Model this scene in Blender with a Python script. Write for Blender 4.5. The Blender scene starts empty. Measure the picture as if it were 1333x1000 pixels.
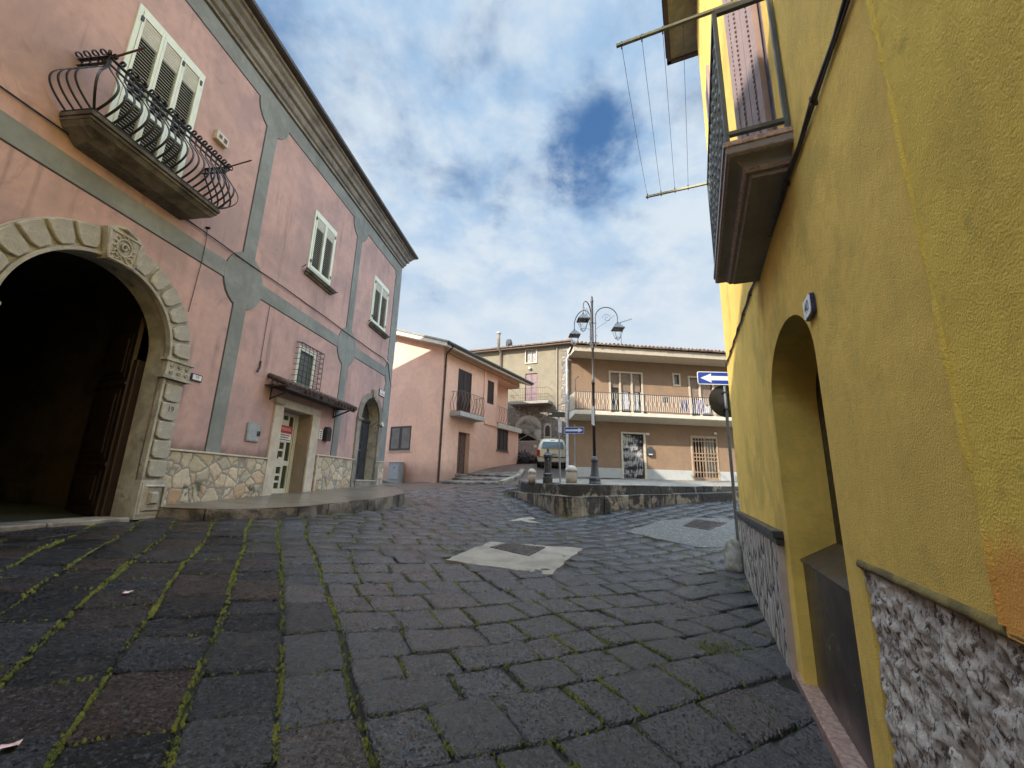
import bpy, bmesh, math, random
import numpy as np
from mathutils import Vector, Matrix, noise as mn
from mathutils.geometry import delaunay_2d_cdt
random.seed(7)
S = bpy.context.scene
C = S.collection
R = math.radians

# ------------------------------------------------------------------ camera, sky, sun, exposure
cam_d = bpy.data.cameras.new('camera')
cam = bpy.data.objects.new('camera', cam_d); C.objects.link(cam)
cam_d.sensor_fit = 'HORIZONTAL'; cam_d.sensor_width = 36.0
cam_d.lens = 36.0 * 556.0 / 1333.0
cam_d.clip_start = 0.02; cam_d.clip_end = 2000
PITCH, ROLL = 0.2326, -0.0283
cp, sp, cr, sr = math.cos(PITCH), math.sin(PITCH), math.cos(ROLL), math.sin(ROLL)
Rx = Matrix(((1,0,0),(0,cp,-sp),(0,sp,cp))); Ry = Matrix(((cr,0,sr),(0,1,0),(-sr,0,cr)))
MC = Rx @ Ry
rt, fw, up = MC @ Vector((1,0,0)), MC @ Vector((0,1,0)), MC @ Vector((0,0,1))
cam.matrix_world = Matrix(((rt.x,up.x,-fw.x,0),(rt.y,up.y,-fw.y,0),(rt.z,up.z,-fw.z,1.5),(0,0,0,1)))
S.camera = cam

SUN_AZ, SUN_EL = 231.0, 30.0
to_sun = Vector((math.sin(R(SUN_AZ))*math.cos(R(SUN_EL)), math.cos(R(SUN_AZ))*math.cos(R(SUN_EL)), math.sin(R(SUN_EL))))
sd = bpy.data.lights.new('sun', 'SUN'); sd.energy = 5.0; sd.angle = R(0.6); sd.color = (1.0, 0.93, 0.82)
sun = bpy.data.objects.new('sun', sd); C.objects.link(sun)
sun.rotation_euler = to_sun.to_track_quat('Z', 'Y').to_euler(); sun.location = (0, 0, 40)

S.view_settings.view_transform = 'Standard'; S.view_settings.look = 'None'
S.view_settings.gamma = 1.0; S.view_settings.exposure = 0.58
S.cycles.max_bounces = 5; S.cycles.diffuse_bounces = 3; S.cycles.glossy_bounces = 2; S.cycles.use_adaptive_sampling = True; S.cycles.adaptive_threshold = 0.025

class NT:
    def __init__(s, tree): s.t = tree; s.n = tree.nodes; s.l = tree.links
    def node(s, typ, **kw):
        x = s.n.new(typ)
        for k, v in kw.items():
            if k == 'inp':
                for kk, vv in v.items():
                    if isinstance(vv, bpy.types.NodeSocket): s.l.new(vv, x.inputs[kk])
                    else: x.inputs[kk].default_value = vv
            else: setattr(x, k, v)
        return x
    def math(s, op, a, b=0.0, c=None, clamp=False):
        x = s.n.new('ShaderNodeMath'); x.operation = op; x.use_clamp = clamp
        for i, v in enumerate((a, b, c)):
            if v is None: continue
            if isinstance(v, bpy.types.NodeSocket): s.l.new(v, x.inputs[i])
            else: x.inputs[i].default_value = v
        return x.outputs[0]
    def noise(s, vec, scale, detail=5.0, rough=0.55, dist=0.0, out='Fac'):
        x = s.node('ShaderNodeTexNoise', inp={'Scale': scale, 'Detail': detail, 'Roughness': rough, 'Distortion': dist})
        if vec is not None: s.l.new(vec, x.inputs['Vector'])
        return x.outputs[out]
    def ramp(s, fac, a, b, lo=0.0, hi=1.0):
        x = s.node('ShaderNodeMapRange', interpolation_type='SMOOTHSTEP')
        s.l.new(fac, x.inputs['Value'])
        for k, v in (('From Min', a), ('From Max', b), ('To Min', lo), ('To Max', hi)): x.inputs[k].default_value = v
        return x.outputs[0]
    def mix(s, fac, a, b, mode='MIX'):
        x = s.n.new('ShaderNodeMix'); x.data_type = 'RGBA'; x.blend_type = mode
        for i, v in ((0, fac), (6, a), (7, b)):
            if isinstance(v, bpy.types.NodeSocket): s.l.new(v, x.inputs[i])
            elif i == 0: x.inputs[0].default_value = v
            else: x.inputs[i].default_value = (*v[:3], 1)
        return x.outputs[2]
    def mapping(s, vec, scale=(1,1,1), rot=(0,0,0)):
        x = s.node('ShaderNodeMapping'); s.l.new(vec, x.inputs[0]); x.inputs['Scale'].default_value = scale
        x.inputs['Rotation'].default_value = rot
        return x.outputs[0]

world = bpy.data.worlds.new('World'); S.world = world; world.use_nodes = True
w = NT(world.node_tree); w.n.clear()
sky = w.node('ShaderNodeTexSky', sky_type='NISHITA', sun_disc=False, sun_elevation=R(SUN_EL), sun_rotation=R(SUN_AZ), air_density=1.0, dust_density=0.6, ozone_density=2.0)
tc = w.node('ShaderNodeTexCoord').outputs['Generated']
sep = w.node('ShaderNodeSeparateXYZ'); w.l.new(tc, sep.inputs[0])
zz = w.math('MAXIMUM', w.math('ADD', sep.outputs[2], 0.28), 0.05)
cmb = w.node('ShaderNodeCombineXYZ'); w.l.new(w.math('DIVIDE', sep.outputs[0], zz), cmb.inputs[0]); w.l.new(w.math('DIVIDE', sep.outputs[1], zz), cmb.inputs[1])
pv = cmb.outputs[0]
n1 = w.noise(pv, 2.6, 8, 0.56, 0.12)
n2 = w.noise(pv, 5.5, 6, 0.6, 0.2)
nlow = w.ramp(sep.outputs[2], 0.05, 0.72, 0.32, 0.06)      # denser cloud low over the roofs
cov = w.math('ADD', w.math('ADD', n1, nlow), w.math('MULTIPLY', w.math('SUBTRACT', n2, 0.5), 0.22))
def blob(az, el, rad, amt, prev):                           # clear patch / bank at one bearing of the sky
    d = Vector((math.sin(R(az))*math.cos(R(el)), math.cos(R(az))*math.cos(R(el)), math.sin(R(el))))
    vm = w.node('ShaderNodeVectorMath', operation='DISTANCE'); w.l.new(tc, vm.inputs[0]); vm.inputs[1].default_value = d
    wob = w.math('ADD', vm.outputs['Value'], w.math('MULTIPLY', w.math('SUBTRACT', n2, 0.5), 0.16))
    return w.math('ADD', prev, w.ramp(wob, rad*0.1, rad*1.25, amt, 0.0))
SKYBLOBS = [(11.5, 43.0, 0.105, -0.23), (11, 37, 0.09, -0.13), (-2.5, 50, 0.13, -0.12), (-7.0, 37.5, 0.08, -0.10), (2.0, 38, 0.08, -0.08), (-17, 24, 0.13, -0.12), (-30, 36, 0.22, -0.10)]
for b_ in SKYBLOBS: cov = blob(*b_, cov)
fac = w.ramp(cov, 0.24, 0.58)
shade = w.ramp(w.noise(pv, 3.4, 7, 0.6, 0.15), 0.36, 0.64)
ccol = w.mix(shade, (3.9, 5.8, 8.2), (7.2, 8.2, 9.1))
lowc = w.ramp(sep.outputs[2], 0.15, 0.65)
ccol = w.mix(lowc, (7.6, 8.3, 9.0), ccol)
skyc = w.mix(0.55, sky.outputs[0], (0.9, 2.6, 6.0))
col = w.mix(fac, skyc, ccol)
# added gain on out-of-view sky, mostly overhead and sideways, to light shaded walls
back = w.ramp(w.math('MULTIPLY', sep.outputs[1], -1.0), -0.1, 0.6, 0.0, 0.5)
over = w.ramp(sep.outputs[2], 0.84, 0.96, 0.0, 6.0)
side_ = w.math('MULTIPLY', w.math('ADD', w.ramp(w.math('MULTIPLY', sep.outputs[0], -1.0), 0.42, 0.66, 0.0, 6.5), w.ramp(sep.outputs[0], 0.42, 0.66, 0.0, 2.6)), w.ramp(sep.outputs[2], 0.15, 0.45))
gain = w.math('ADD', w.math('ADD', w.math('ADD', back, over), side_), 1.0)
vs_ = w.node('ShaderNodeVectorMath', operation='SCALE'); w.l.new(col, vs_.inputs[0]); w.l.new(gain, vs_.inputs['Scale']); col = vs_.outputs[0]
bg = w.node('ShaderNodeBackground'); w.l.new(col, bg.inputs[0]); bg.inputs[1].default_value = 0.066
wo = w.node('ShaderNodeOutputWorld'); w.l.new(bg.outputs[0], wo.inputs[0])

# ------------------------------------------------------------------ helpers
def base_mat(name):
    m = bpy.data.materials.new(name); m.use_nodes = True
    t = NT(m.node_tree); b = t.n['Principled BSDF']
    co = t.node('ShaderNodeTexCoord').outputs['Object']
    return m, t, b, co
def set_bump(t, b, h, strength=0.5, dist=0.01):
    x = t.node('ShaderNodeBump'); t.l.new(h, x.inputs['Height']); x.inputs['Strength'].default_value = strength; x.inputs['Distance'].default_value = dist
    t.l.new(x.outputs[0], b.inputs['Normal'])
MATS = {}
def plain(name, c, rough=0.6, metal=0.0, var=0.18, vs=6.0, bump=0.15, bs=60, bd=0.004, dirt=0.0):
    if name in MATS: return MATS[name]
    m, t, b, co = base_mat(name)
    f = t.noise(co, vs, 6, 0.6)
    lo = tuple(x*(1-var) for x in c); hi = tuple(min(1, x*(1+var)) for x in c)
    cc = t.mix(t.ramp(f, 0.3, 0.7), lo, hi)
    if dirt > 0:
        cc = t.mix(t.ramp(t.noise(co, 3.0, 8, 0.7), 0.5, 0.72, 0, dirt), cc, tuple(x*0.3 for x in c))
    t.l.new(cc, b.inputs['Base Color']); b.inputs['Metallic'].default_value = metal
    t.l.new(t.ramp(t.noise(co, vs*2.3, 4), 0.2, 0.8, max(0.05, rough-0.12), min(1, rough+0.12)), b.inputs['Roughness'])
    if bump: set_bump(t, b, t.noise(co, bs, 4), bump, bd)
    MATS[name] = m; return m
def stucco(name, c1, c2, ps=0.8, bs=90, bd=0.004, bump=0.6, rough=0.92, streak=0.35, damp=None, grime=0.0, extra=None, coarse=0.8):
    if name in MATS: return MATS[name]
    m, t, b, co = base_mat(name)
    pos = t.node('ShaderNodeNewGeometry').outputs['Position']
    f = t.noise(co, ps, 6, 0.62, 0.6)
    cc = t.mix(t.ramp(f, 0.36, 0.64), c1, c2)
    f2 = t.noise(co, ps*7, 4, 0.65)
    cc = t.mix(t.ramp(f2, 0.35, 0.75, 0, 0.3), cc, tuple(x*0.72 for x in c2))
    if streak:
        sv = t.mapping(co, (3.2, 3.2, 0.25)); s1 = t.noise(sv, 1.6, 5, 0.6)
        s2 = t.math('MULTIPLY', t.ramp(s1, 0.52, 0.75), t.ramp(t.noise(co, 0.5, 3), 0.42, 0.62))
        cc = t.mix(t.math('MULTIPLY', s2, streak), cc, tuple(x*0.45 for x in c2))
    if grime:
        g = t.ramp(t.noise(co, 2.1, 6, 0.72, 1.0), 0.56, 0.68, 0, grime)
        cc = t.mix(g, cc, tuple(x*0.35 for x in c2))
    if damp:
        z0, z1, dc = damp
        sz = t.node('ShaderNodeSeparateXYZ'); t.l.new(pos, sz.inputs[0])
        hz = t.math('ADD', sz.outputs[2], t.math('MULTIPLY', t.math('SUBTRACT', t.noise(co, 2.2, 4, 0.65), 0.5), 1.1*(z1-z0)))
        cc = t.mix(t.ramp(hz, z0, z1, 0.8, 0.0), cc, dc)
    if extra: cc = extra(t, pos, co, cc)
    t.l.new(cc, b.inputs['Base Color']); b.inputs['Roughness'].default_value = rough
    h = t.math('ADD', t.noise(co, bs, 4, 0.6), t.math('MULTIPLY', t.noise(co, bs*0.12, 2), coarse))
    set_bump(t, b, h, bump, bd)
    MATS[name] = m; return m
def rubble(name, scale, cols, mortar, edge=0.05, bd=0.03, stretch=(1,1,1), moss=0.0, mossz=None, wob=0.25, fine=40):
    if name in MATS: return MATS[name]
    m, t, b, co = base_mat(name)
    pos = t.node('ShaderNodeNewGeometry').outputs['Position']
    mp = t.mapping(co, stretch)
    nz = t.node('ShaderNodeTexNoise', inp={'Scale': scale*1.1, 'Detail': 3.0}); t.l.new(mp, nz.inputs['Vector'])
    va = t.node('ShaderNodeVectorMath', operation='SCALE'); t.l.new(nz.outputs['Color'], va.inputs[0]); va.inputs['Scale'].default_value = wob/scale*2
    vb = t.node('ShaderNodeVectorMath', operation='ADD'); t.l.new(mp, vb.inputs[0]); t.l.new(va.outputs[0], vb.inputs[1])
    v1 = t.node('ShaderNodeTexVoronoi', feature='DISTANCE_TO_EDGE', inp={'Scale': scale}); t.l.new(vb.outputs[0], v1.inputs['Vector'])
    v2 = t.node('ShaderNodeTexVoronoi', feature='F1', inp={'Scale': scale}); t.l.new(vb.outputs[0], v2.inputs['Vector'])
    sx = t.node('ShaderNodeSeparateColor'); t.l.new(v2.outputs['Color'], sx.inputs[0])
    cr_ = t.node('ShaderNodeValToRGB'); e = cr_.color_ramp
    for i, c in enumerate(cols):
        el = e.elements[i] if i < 2 else e.elements.new(i/(len(cols)-1))
        el.position = i/(len(cols)-1); el.color = (*c, 1)
    t.l.new(sx.outputs[0], cr_.inputs[0])
    sc = t.mix(t.ramp(t.noise(co, 14, 8, 0.7), 0.35, 0.75, 0, 0.5), cr_.outputs[0], tuple(x*0.45 for x in cols[0]))
    em = t.ramp(v1.outputs['Distance'], edge*0.5, edge*1.3)
    cc = t.mix(em, mortar, sc)
    if moss:
        g = t.ramp(t.noise(co, 2.6, 9, 0.7), 0.50, 0.62, 0, moss)
        if mossz:
            sz = t.node('ShaderNodeSeparateXYZ'); t.l.new(pos, sz.inputs[0])
            g = t.math('MULTIPLY', g, t.ramp(sz.outputs[2], mossz[0], mossz[1], 1.0, 0.15))
        cc = t.mix(g, cc, (0.035, 0.04, 0.02))
    t.l.new(cc, b.inputs['Base Color']); b.inputs['Roughness'].default_value = 0.85
    h = t.math('ADD', t.ramp(v1.outputs['Distance'], 0, edge*3.5), t.math('MULTIPLY', t.noise(co, fine, 6, 0.65), 0.35))
    set_bump(t, b, h, 0.9, bd)
    MATS[name] = m; return m

class MB:
    def __init__(s): s.v = []; s.f = []; s.m = []; s.cur = 0; s.sm = []; s.smooth = False
    def add(s, vs, fs, smooth=None):
        o = len(s.v); s.v += [tuple(x) for x in vs]
        for f in fs: s.f.append([i+o for i in f]); s.m.append(s.cur); s.sm.append(s.smooth if smooth is None else smooth)
        return s
    def box(s, F, s0, s1, o0, o1, z0, z1):
        P = [F(a, b, c) for c in (z0, z1) for a, b in ((s0,o0),(s1,o0),(s1,o1),(s0,o1))]
        return s.add(P, [(0,3,2,1),(4,5,6,7),(0,1,5,4),(1,2,6,5),(2,3,7,6),(3,0,4,7)])
    def prism(s, F, poly, o0, o1):          # poly in (s,z), extruded along o
        n = len(poly); a = [F(p[0], o0, p[1]) for p in poly]; b = [F(p[0], o1, p[1]) for p in poly]
        return s.add(a+b, [list(range(n))[::-1], list(range(n, 2*n))] + [(i, (i+1)%n, n+(i+1)%n, n+i) for i in range(n)])
    def plan(s, poly, z0, z1):              # poly in world x,y ; z0/z1 numbers or lists
        n = len(poly); zz0 = z0 if isinstance(z0, (list, tuple)) else [z0]*n; zz1 = z1 if isinstance(z1, (list, tuple)) else [z1]*n
        a = [(p[0], p[1], zz0[i]) for i, p in enumerate(poly)]; b = [(p[0], p[1], zz1[i]) for i, p in enumerate(poly)]
        return s.add(a+b, [list(range(n))[::-1], list(range(n, 2*n))] + [(i, (i+1)%n, n+(i+1)%n, n+i) for i in range(n)])
    def tube(s, pts, r, n=6, cap=True, smooth=True):
        pts = [Vector(p) for p in pts]; rs = r if isinstance(r, (list, tuple)) else [r]*len(pts)
        T = []
        for i in range(len(pts)):
            d = pts[min(i+1, len(pts)-1)] - pts[max(i-1, 0)]
            T.append(d.normalized() if d.length > 1e-9 else Vector((0,0,1)))
        a = T[0].orthogonal().normalized(); vs = []
        for i, p in enumerate(pts):
            a = (a - T[i]*a.dot(T[i])).normalized(); b = T[i].cross(a)
            for k in range(n):
                th = 2*math.pi*k/n; vs.append(p + (a*math.cos(th) + b*math.sin(th))*rs[i])
        fs = [(i*n+k, i*n+(k+1)%n, (i+1)*n+(k+1)%n, (i+1)*n+k) for i in range(len(pts)-1) for k in range(n)]
        s.add(vs, fs, smooth)
        if cap:
            m_ = len(pts)-1; s.add([vs[k] for k in range(n)], [list(range(n))[::-1]], False); s.add([vs[m_*n+k] for k in range(n)], [list(range(n))], False)
        return s
    def strap(s, pts, wv, w_, t_):          # flat bar: constant width direction wv
        pts = [Vector(p) for p in pts]; wv = Vector(wv).normalized(); vs = []
        for i, p in enumerate(pts):
            d = (pts[min(i+1, len(pts)-1)] - pts[max(i-1, 0)]).normalized(); nn = d.cross(wv).normalized()
            for a, b in ((-1,-1),(1,-1),(1,1),(-1,1)): vs.append(p + wv*a*w_/2 + nn*b*t_/2)
        n = len(pts); fs = [(0,1,2,3), tuple((n-1)*4+k for k in (3,2,1,0))]
        fs += [(i*4+k, i*4+(k+1)%4, (i+1)*4+(k+1)%4, (i+1)*4+k) for i in range(n-1) for k in range(4)]
        return s.add(vs, fs)
    def lathe(s, c, prof, n=16, smooth=True, sq=False):   # prof: (r, z)
        vs = []; off = math.pi/4 if sq else 0
        for r_, z_ in prof:
            for k in range(n):
                th = 2*math.pi*k/n + off; vs.append((c[0]+r_*math.cos(th), c[1]+r_*math.sin(th), c[2]+z_))
        fs = [(i*n+k, i*n+(k+1)%n, (i+1)*n+(k+1)%n, (i+1)*n+k) for i in range(len(prof)-1) for k in range(n)]
        fs += [tuple(range(n))[::-1], tuple((len(prof)-1)*n+k for k in range(n))]
        return s.add(vs, fs, smooth)
    def build(s, name, mats, parent=None, bevel=0, label=None, cat=None, group=None, kind=None, recalc=True):
        mats = mats if isinstance(mats, (list, tuple)) else [mats]
        A = np.array(s.v, float); lo, hi = A.min(0), A.max(0)
        org = Vector(((lo[0]+hi[0])/2, (lo[1]+hi[1])/2, lo[2]))
        me = bpy.data.meshes.new(name); me.from_pydata((A-np.array(org)).tolist(), [], s.f)
        for m_ in mats: me.materials.append(m_)
        me.polygons.foreach_set('material_index', s.m); me.polygons.foreach_set('use_smooth', s.sm)
        if recalc or bevel:
            bm = bmesh.new(); bm.from_mesh(me)
            if bevel:
                bmesh.ops.remove_doubles(bm, verts=bm.verts, dist=1e-5)
                es = [e for e in bm.edges if len(e.link_faces) == 2 and e.calc_face_angle(0) > 0.5]
                bmesh.ops.bevel(bm, geom=es, offset=bevel, segments=1, affect='EDGES', clamp_overlap=True)
            bmesh.ops.recalc_face_normals(bm, faces=bm.faces)
            bm.to_mesh(me); bm.free()
        me.update()
        o = bpy.data.objects.new(name, me); C.objects.link(o); o.location = org
        WL[o.name] = org.copy()
        if parent is not None:
            o.parent = parent; o.matrix_parent_inverse = Matrix.Translation(-WL[parent.name])
        tag(o, label, cat, group, kind)
        return o
def build_each(mb, name, mats, parent=None, **kw):
    n = len(mb.v); p = list(range(n))
    def find(a):
        while p[a] != a: p[a] = p[p[a]]; a = p[a]
        return a
    for f in mb.f:
        for i in f[1:]: p[find(i)] = find(f[0])
    groups = {}
    for k, f in enumerate(mb.f): groups.setdefault(find(f[0]), []).append(k)
    out = []
    for ks in groups.values():
        q = MB(); mp = {}
        for k in ks:
            for i in mb.f[k]:
                if i not in mp: mp[i] = len(q.v); q.v.append(mb.v[i])
            q.f.append([mp[i] for i in mb.f[k]]); q.m.append(mb.m[k]); q.sm.append(mb.sm[k])
        out.append(q.build(name, mats, parent, **kw))
    return out
WL = {}
def tag(o, label=None, cat=None, group=None, kind=None):
    if label: o['label'] = label
    if cat: o['category'] = cat
    if group: o['group'] = group
    if kind: o['kind'] = kind
    return o
def thing(name, loc, label, cat, group=None):
    o = bpy.data.objects.new(name, None); C.objects.link(o); o.location = loc; o.empty_display_size = 0.2
    WL[o.name] = Vector(loc); return tag(o, label, cat, group)
def copy_tree(o, delta, label=None):
    def rec(x, parent):
        c = x.copy(); C.objects.link(c); WL[c.name] = WL[x.name] + Vector(delta)
        c.parent = parent
        if parent is not None: c.matrix_parent_inverse = Matrix.Translation(-WL[parent.name])
        c.location = Vector(x.location) + Vector(delta)
        for ch in x.children: rec(ch, c)
        return c
    r = rec(o, None)
    if label: r['label'] = label
    return r
def frame(az, d, side):
    a = R(az); Dv = Vector((math.sin(a), math.cos(a), 0)); Nv = Vector((math.cos(a), -math.sin(a), 0))*side
    def F(s_, o_=0.0, z_=0.0): return Dv*s_ + Nv*(d-o_) + Vector((0, 0, z_))
    F.D = Dv; F.N = -Nv
    return F
def arc(cx, cz, r, a0, a1, n, rz=None):
    rz = rz or r
    return [(cx + r*math.cos(R(a0+(a1-a0)*i/n)), cz + rz*math.sin(R(a0+(a1-a0)*i/n))) for i in range(n+1)]
def inside(p, poly):
    x, y = p; c = False; j = len(poly)-1
    for i in range(len(poly)):
        xi, yi = poly[i]; xj, yj = poly[j]
        if (yi > y) != (yj > y) and x < (xj-xi)*(y-yi)/(yj-yi)+xi: c = not c
        j = i
    return c
def sheet(mb, F, outer, holes, o=0.0, reveals=None):
    """flat wall with real openings; reveals: depth behind the face for each opening"""
    V = []; E = []
    for loop in [outer] + holes:
        b0 = len(V); V += [Vector((p[0], p[1])) for p in loop]; E += [(b0+i, b0+(i+1) % len(loop)) for i in range(len(loop))]
    r = delaunay_2d_cdt(V, E, [], 0, 1e-5)
    vs, fs = r[0], r[2]; keep = []
    for f in fs:
        c = sum((vs[i] for i in f), Vector((0,0)))/len(f)
        if inside(c, outer) and not any(inside(c, h) for h in holes): keep.append(f)
    mb.add([F(v.x, o, v.y) for v in vs], keep)
    if reveals:
        for h, dp in zip(holes, reveals):
            n = len(h)
            mb.add([F(p[0], o, p[1]) for p in h] + [F(p[0], o-dp, p[1]) for p in h], [(i, (i+1)%n, n+(i+1)%n, n+i) for i in range(n)])
    return mb
def rect(s0, s1, z0, z1): return [(s0,z0),(s1,z0),(s1,z1),(s0,z1)]
def text_geo(txt, size):
    cu = bpy.data.curves.new('txt', 'FONT'); cu.body = txt; cu.size = size; cu.align_x = 'CENTER'; cu.align_y = 'CENTER'; cu.resolution_u = 3
    o = bpy.data.objects.new('txt', cu); C.objects.link(o); bpy.context.view_layer.update()
    me = bpy.data.meshes.new_from_object(o.evaluated_get(bpy.context.evaluated_depsgraph_get()))
    vs = [tuple(v.co) for v in me.vertices]; fs = [tuple(p.vertices) for p in me.polygons]
    bpy.data.objects.remove(o); bpy.data.meshes.remove(me); bpy.data.curves.remove(cu)
    return vs, fs
def put_text(mb, F, txt, size, s_, o_, z_, flip=1):
    vs, fs = text_geo(txt, size)
    return mb.add([F(s_ + flip*v[0], o_, z_ + v[1]) for v in vs], fs)

L = frame(7.13, 6.9, -1); Y = frame(23.3, 0.68, 1); K = frame(28.9, 13.0, -1); B = frame(83.9, 19.5, -1); H = frame(-67.2, 30.0, 1)
K2c = K(16.38, 0, 0); a_ = R(-61.1)
K2 = frame(-61.1, K2c.dot(Vector((math.cos(a_), -math.sin(a_), 0))), 1)
K2s = K2c.dot(Vector((math.sin(a_), math.cos(a_), 0)))

# ------------------------------------------------------------------ terrain height (thin plate spline through surveyed spots)
CP = np.array([(0,0,-.12),(0,-5,-.3),(1.81,2.49,-.08),(2.6,4.2,.0),(4.2,8,.2),(-6.2,5.5,.78),(-5.98,7,.8),(-5.9,7.5,.82),(-4.7,8.4,.76),(-4,10.4,.78),(-3.35,14.2,.83),(-4.6,16.5,1.05),(-3.46,20.6,1.5),(-1.76,19,1.48),(-.32,15,1.08),(1.4,12.8,.67),(6.4,13.8,1.13),(8,16,1.4),(.81,17,1.55),(1.61,23,2.48),(.46,27.6,2.83),(3,28,2.95),(4.1,31,3.2),(-1,33,3.4),(-7,-3,.5),(-6.9,1,.68),(3,-5,-.45),(12,12,1.1),(14,20,1.9),(10.8,20.7,1.9),(2.6,19.9,1.95),(-12,0,.9),(-12,18,1.3),(-10,24,1.8),(12,0,-.2),(14,30,3.2),(-10,34,3.5),(-12,-12,0.3),(10,-12,-.9)], float)
def Kf(r): return np.where(r > 0, r*r*np.log(r+1e-9), 0)
_n = len(CP); _A = np.zeros((_n+3, _n+3)); _d = np.hypot(CP[:,None,0]-CP[None,:,0], CP[:,None,1]-CP[None,:,1])
_A[:_n,:_n] = Kf(_d) + .02*np.eye(_n); _A[:_n,_n] = 1; _A[:_n,_n+1:] = CP[:,:2]; _A[_n:,:_n] = _A[:_n,_n:].T
_W = np.linalg.solve(_A, np.r_[CP[:,2], 0, 0, 0])
def gha(x, y):
    x = np.clip(np.asarray(x, float), -13, 15); y = np.clip(np.asarray(y, float), -13, 35)
    d = np.hypot(x[...,None]-CP[:,0], y[...,None]-CP[:,1])
    return Kf(d)@_W[:-3] + _W[-3] + _W[-2]*x + _W[-1]*y
def gh(x, y): return float(gha(np.array([x]), np.array([y]))[0])
# ------------------------------------------------------------------ materials
def damp_on(z0, z1, c=(0.10,0.075,0.06)): return (z0, z1, c)
M_pink = stucco('pink_plaster', (0.51,0.325,0.285), (0.37,0.25,0.235), 0.75, 70, 0.003, 0.35, streak=0.75, damp=(1.95, 2.22, (0.12,0.085,0.075)), grime=0.22)
M_grey = stucco('grey_paint', (0.24,0.252,0.235), (0.18,0.19,0.18), 1.2, 70, 0.003, 0.3, streak=0.35, grime=0.15)
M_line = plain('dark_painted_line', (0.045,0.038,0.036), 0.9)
M_lime = stucco('cream_limestone', (0.45,0.42,0.355), (0.28,0.262,0.225), 2.5, 45, 0.012, 0.8, streak=0.4, grime=0.8)
M_corn = stucco('cornice_stone', (0.25,0.235,0.215), (0.15,0.14,0.13), 1.5, 40, 0.01, 0.6, streak=0.7, grime=0.6)
M_marble = plain('travertine_trim', (0.50,0.44,0.36), 0.45, var=0.14, vs=4, dirt=0.35)
M_white = plain('white_shutter_paint', (0.62,0.66,0.56), 0.5, var=0.06, dirt=0.1)
M_louv = plain('louvre_slats', (0.50,0.49,0.42), 0.55, var=0.08)
M_dark = plain('dark_interior', (0.012,0.011,0.010), 0.95, bump=0)
M_iron = plain('black_wrought_iron', (0.035,0.034,0.036), 0.42, metal=0.4, bs=120, bump=0.3)
M_rust = plain('rusty_iron', (0.09,0.05,0.035), 0.7, metal=0.2)
M_slab = stucco('weathered_balcony_stone', (0.155,0.14,0.12), (0.06,0.052,0.045), 2.2, 40, 0.01, 0.6, streak=0.4, grime=0.7)
M_wood = plain('dark_brown_wood', (0.022,0.011,0.009), 0.5, var=0.35, vs=3)
M_tiled = plain('old_dark_tile', (.075,.048,.04), .85, var=.45, vs=7, bump=.5, bs=40, bd=.01)
M_tile = rubble('old_roof_tile', 6, [(0.20,0.11,0.075),(0.30,0.19,0.13),(0.12,0.09,0.07)], (0.05,0.04,0.03), 0.03, 0.01, moss=0.5)
M_rubL = rubble('cream_rubble_masonry', 3.9, [(0.52,0.43,0.29),(0.40,0.36,0.28),(0.60,0.49,0.36),(0.42,0.28,0.17),(0.55,0.50,0.40)], (0.24,0.22,0.19), 0.055, 0.013, moss=0.95, mossz=(1.15, 1.7), wob=0.30)
M_pave = rubble('wet_stone_slabs', 1.15, [(0.17,0.135,0.105),(0.22,0.18,0.14),(0.13,0.105,0.085)], (0.05,0.045,0.035), 0.012, 0.004, moss=0.5, wob=0.1)
M_pave.node_tree.nodes['Principled BSDF'].inputs['Roughness'].default_value = 0.28
M_kerb = stucco('weathered_kerb_stone', (0.22,0.18,0.14), (0.035,0.03,0.024), 2.4, 30, 0.03, 0.9, streak=0.0, grime=0.75, rough=0.7)
def lichen_mat():
    m, t, b, co = base_mat('blackened_step_stone')
    pos = t.node('ShaderNodeNewGeometry').outputs['Position']; sz = t.node('ShaderNodeSeparateXYZ'); t.l.new(pos, sz.inputs[0])
    cc = t.mix(t.ramp(t.noise(pos, 1.6, 6, .65), .4, .6), (.30,.25,.18), (.20,.165,.13))
    cc = t.mix(t.ramp(t.noise(pos, 14, 5, .7), .45, .7, 0, .6), cc, (.10,.085,.065))
    n_ = t.noise(t.mapping(pos, (1, 1, .45)), 2.4, 9, .74, .6)
    up_ = t.ramp(sz.outputs[2], 1.15, 1.40, -.02, .075)
    cc = t.mix(t.ramp(t.math('ADD', n_, up_), .45, .53, 0, .93), cc, (.018,.015,.014))
    t.l.new(cc, b.inputs['Base Color']); b.inputs['Roughness'].default_value = .75
    set_bump(t, b, t.math('ADD', t.noise(pos, 12, 7, .7), t.noise(pos, 3, 3)), 1.0, .04); return m
M_lich = lichen_mat()
M_steptop = stucco('pale_step_tread', (0.34,0.30,0.24), (0.14,0.12,0.10), 2.0, 30, 0.015, 0.7, streak=0, grime=0.6, rough=0.55)
M_conc = stucco('pale_concrete_patch', (0.29,0.25,0.20), (0.19,0.165,0.13), 1.8, 55, 0.012, 0.9, streak=0, grime=0.35, rough=0.75)
M_grav = rubble('gravel_concrete', 26, [(0.22,0.21,0.185),(0.12,0.12,0.115),(0.34,0.32,0.28)], (0.10,0.095,0.085), 0.08, 0.02, wob=0.1)
M_castiron = plain('wet_cast_iron', (0.055,0.052,0.055), 0.3, metal=0.5, bs=50, bump=0.5)
M_black = plain('black_rubber', (0.012,0.012,0.012), 0.6)
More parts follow.
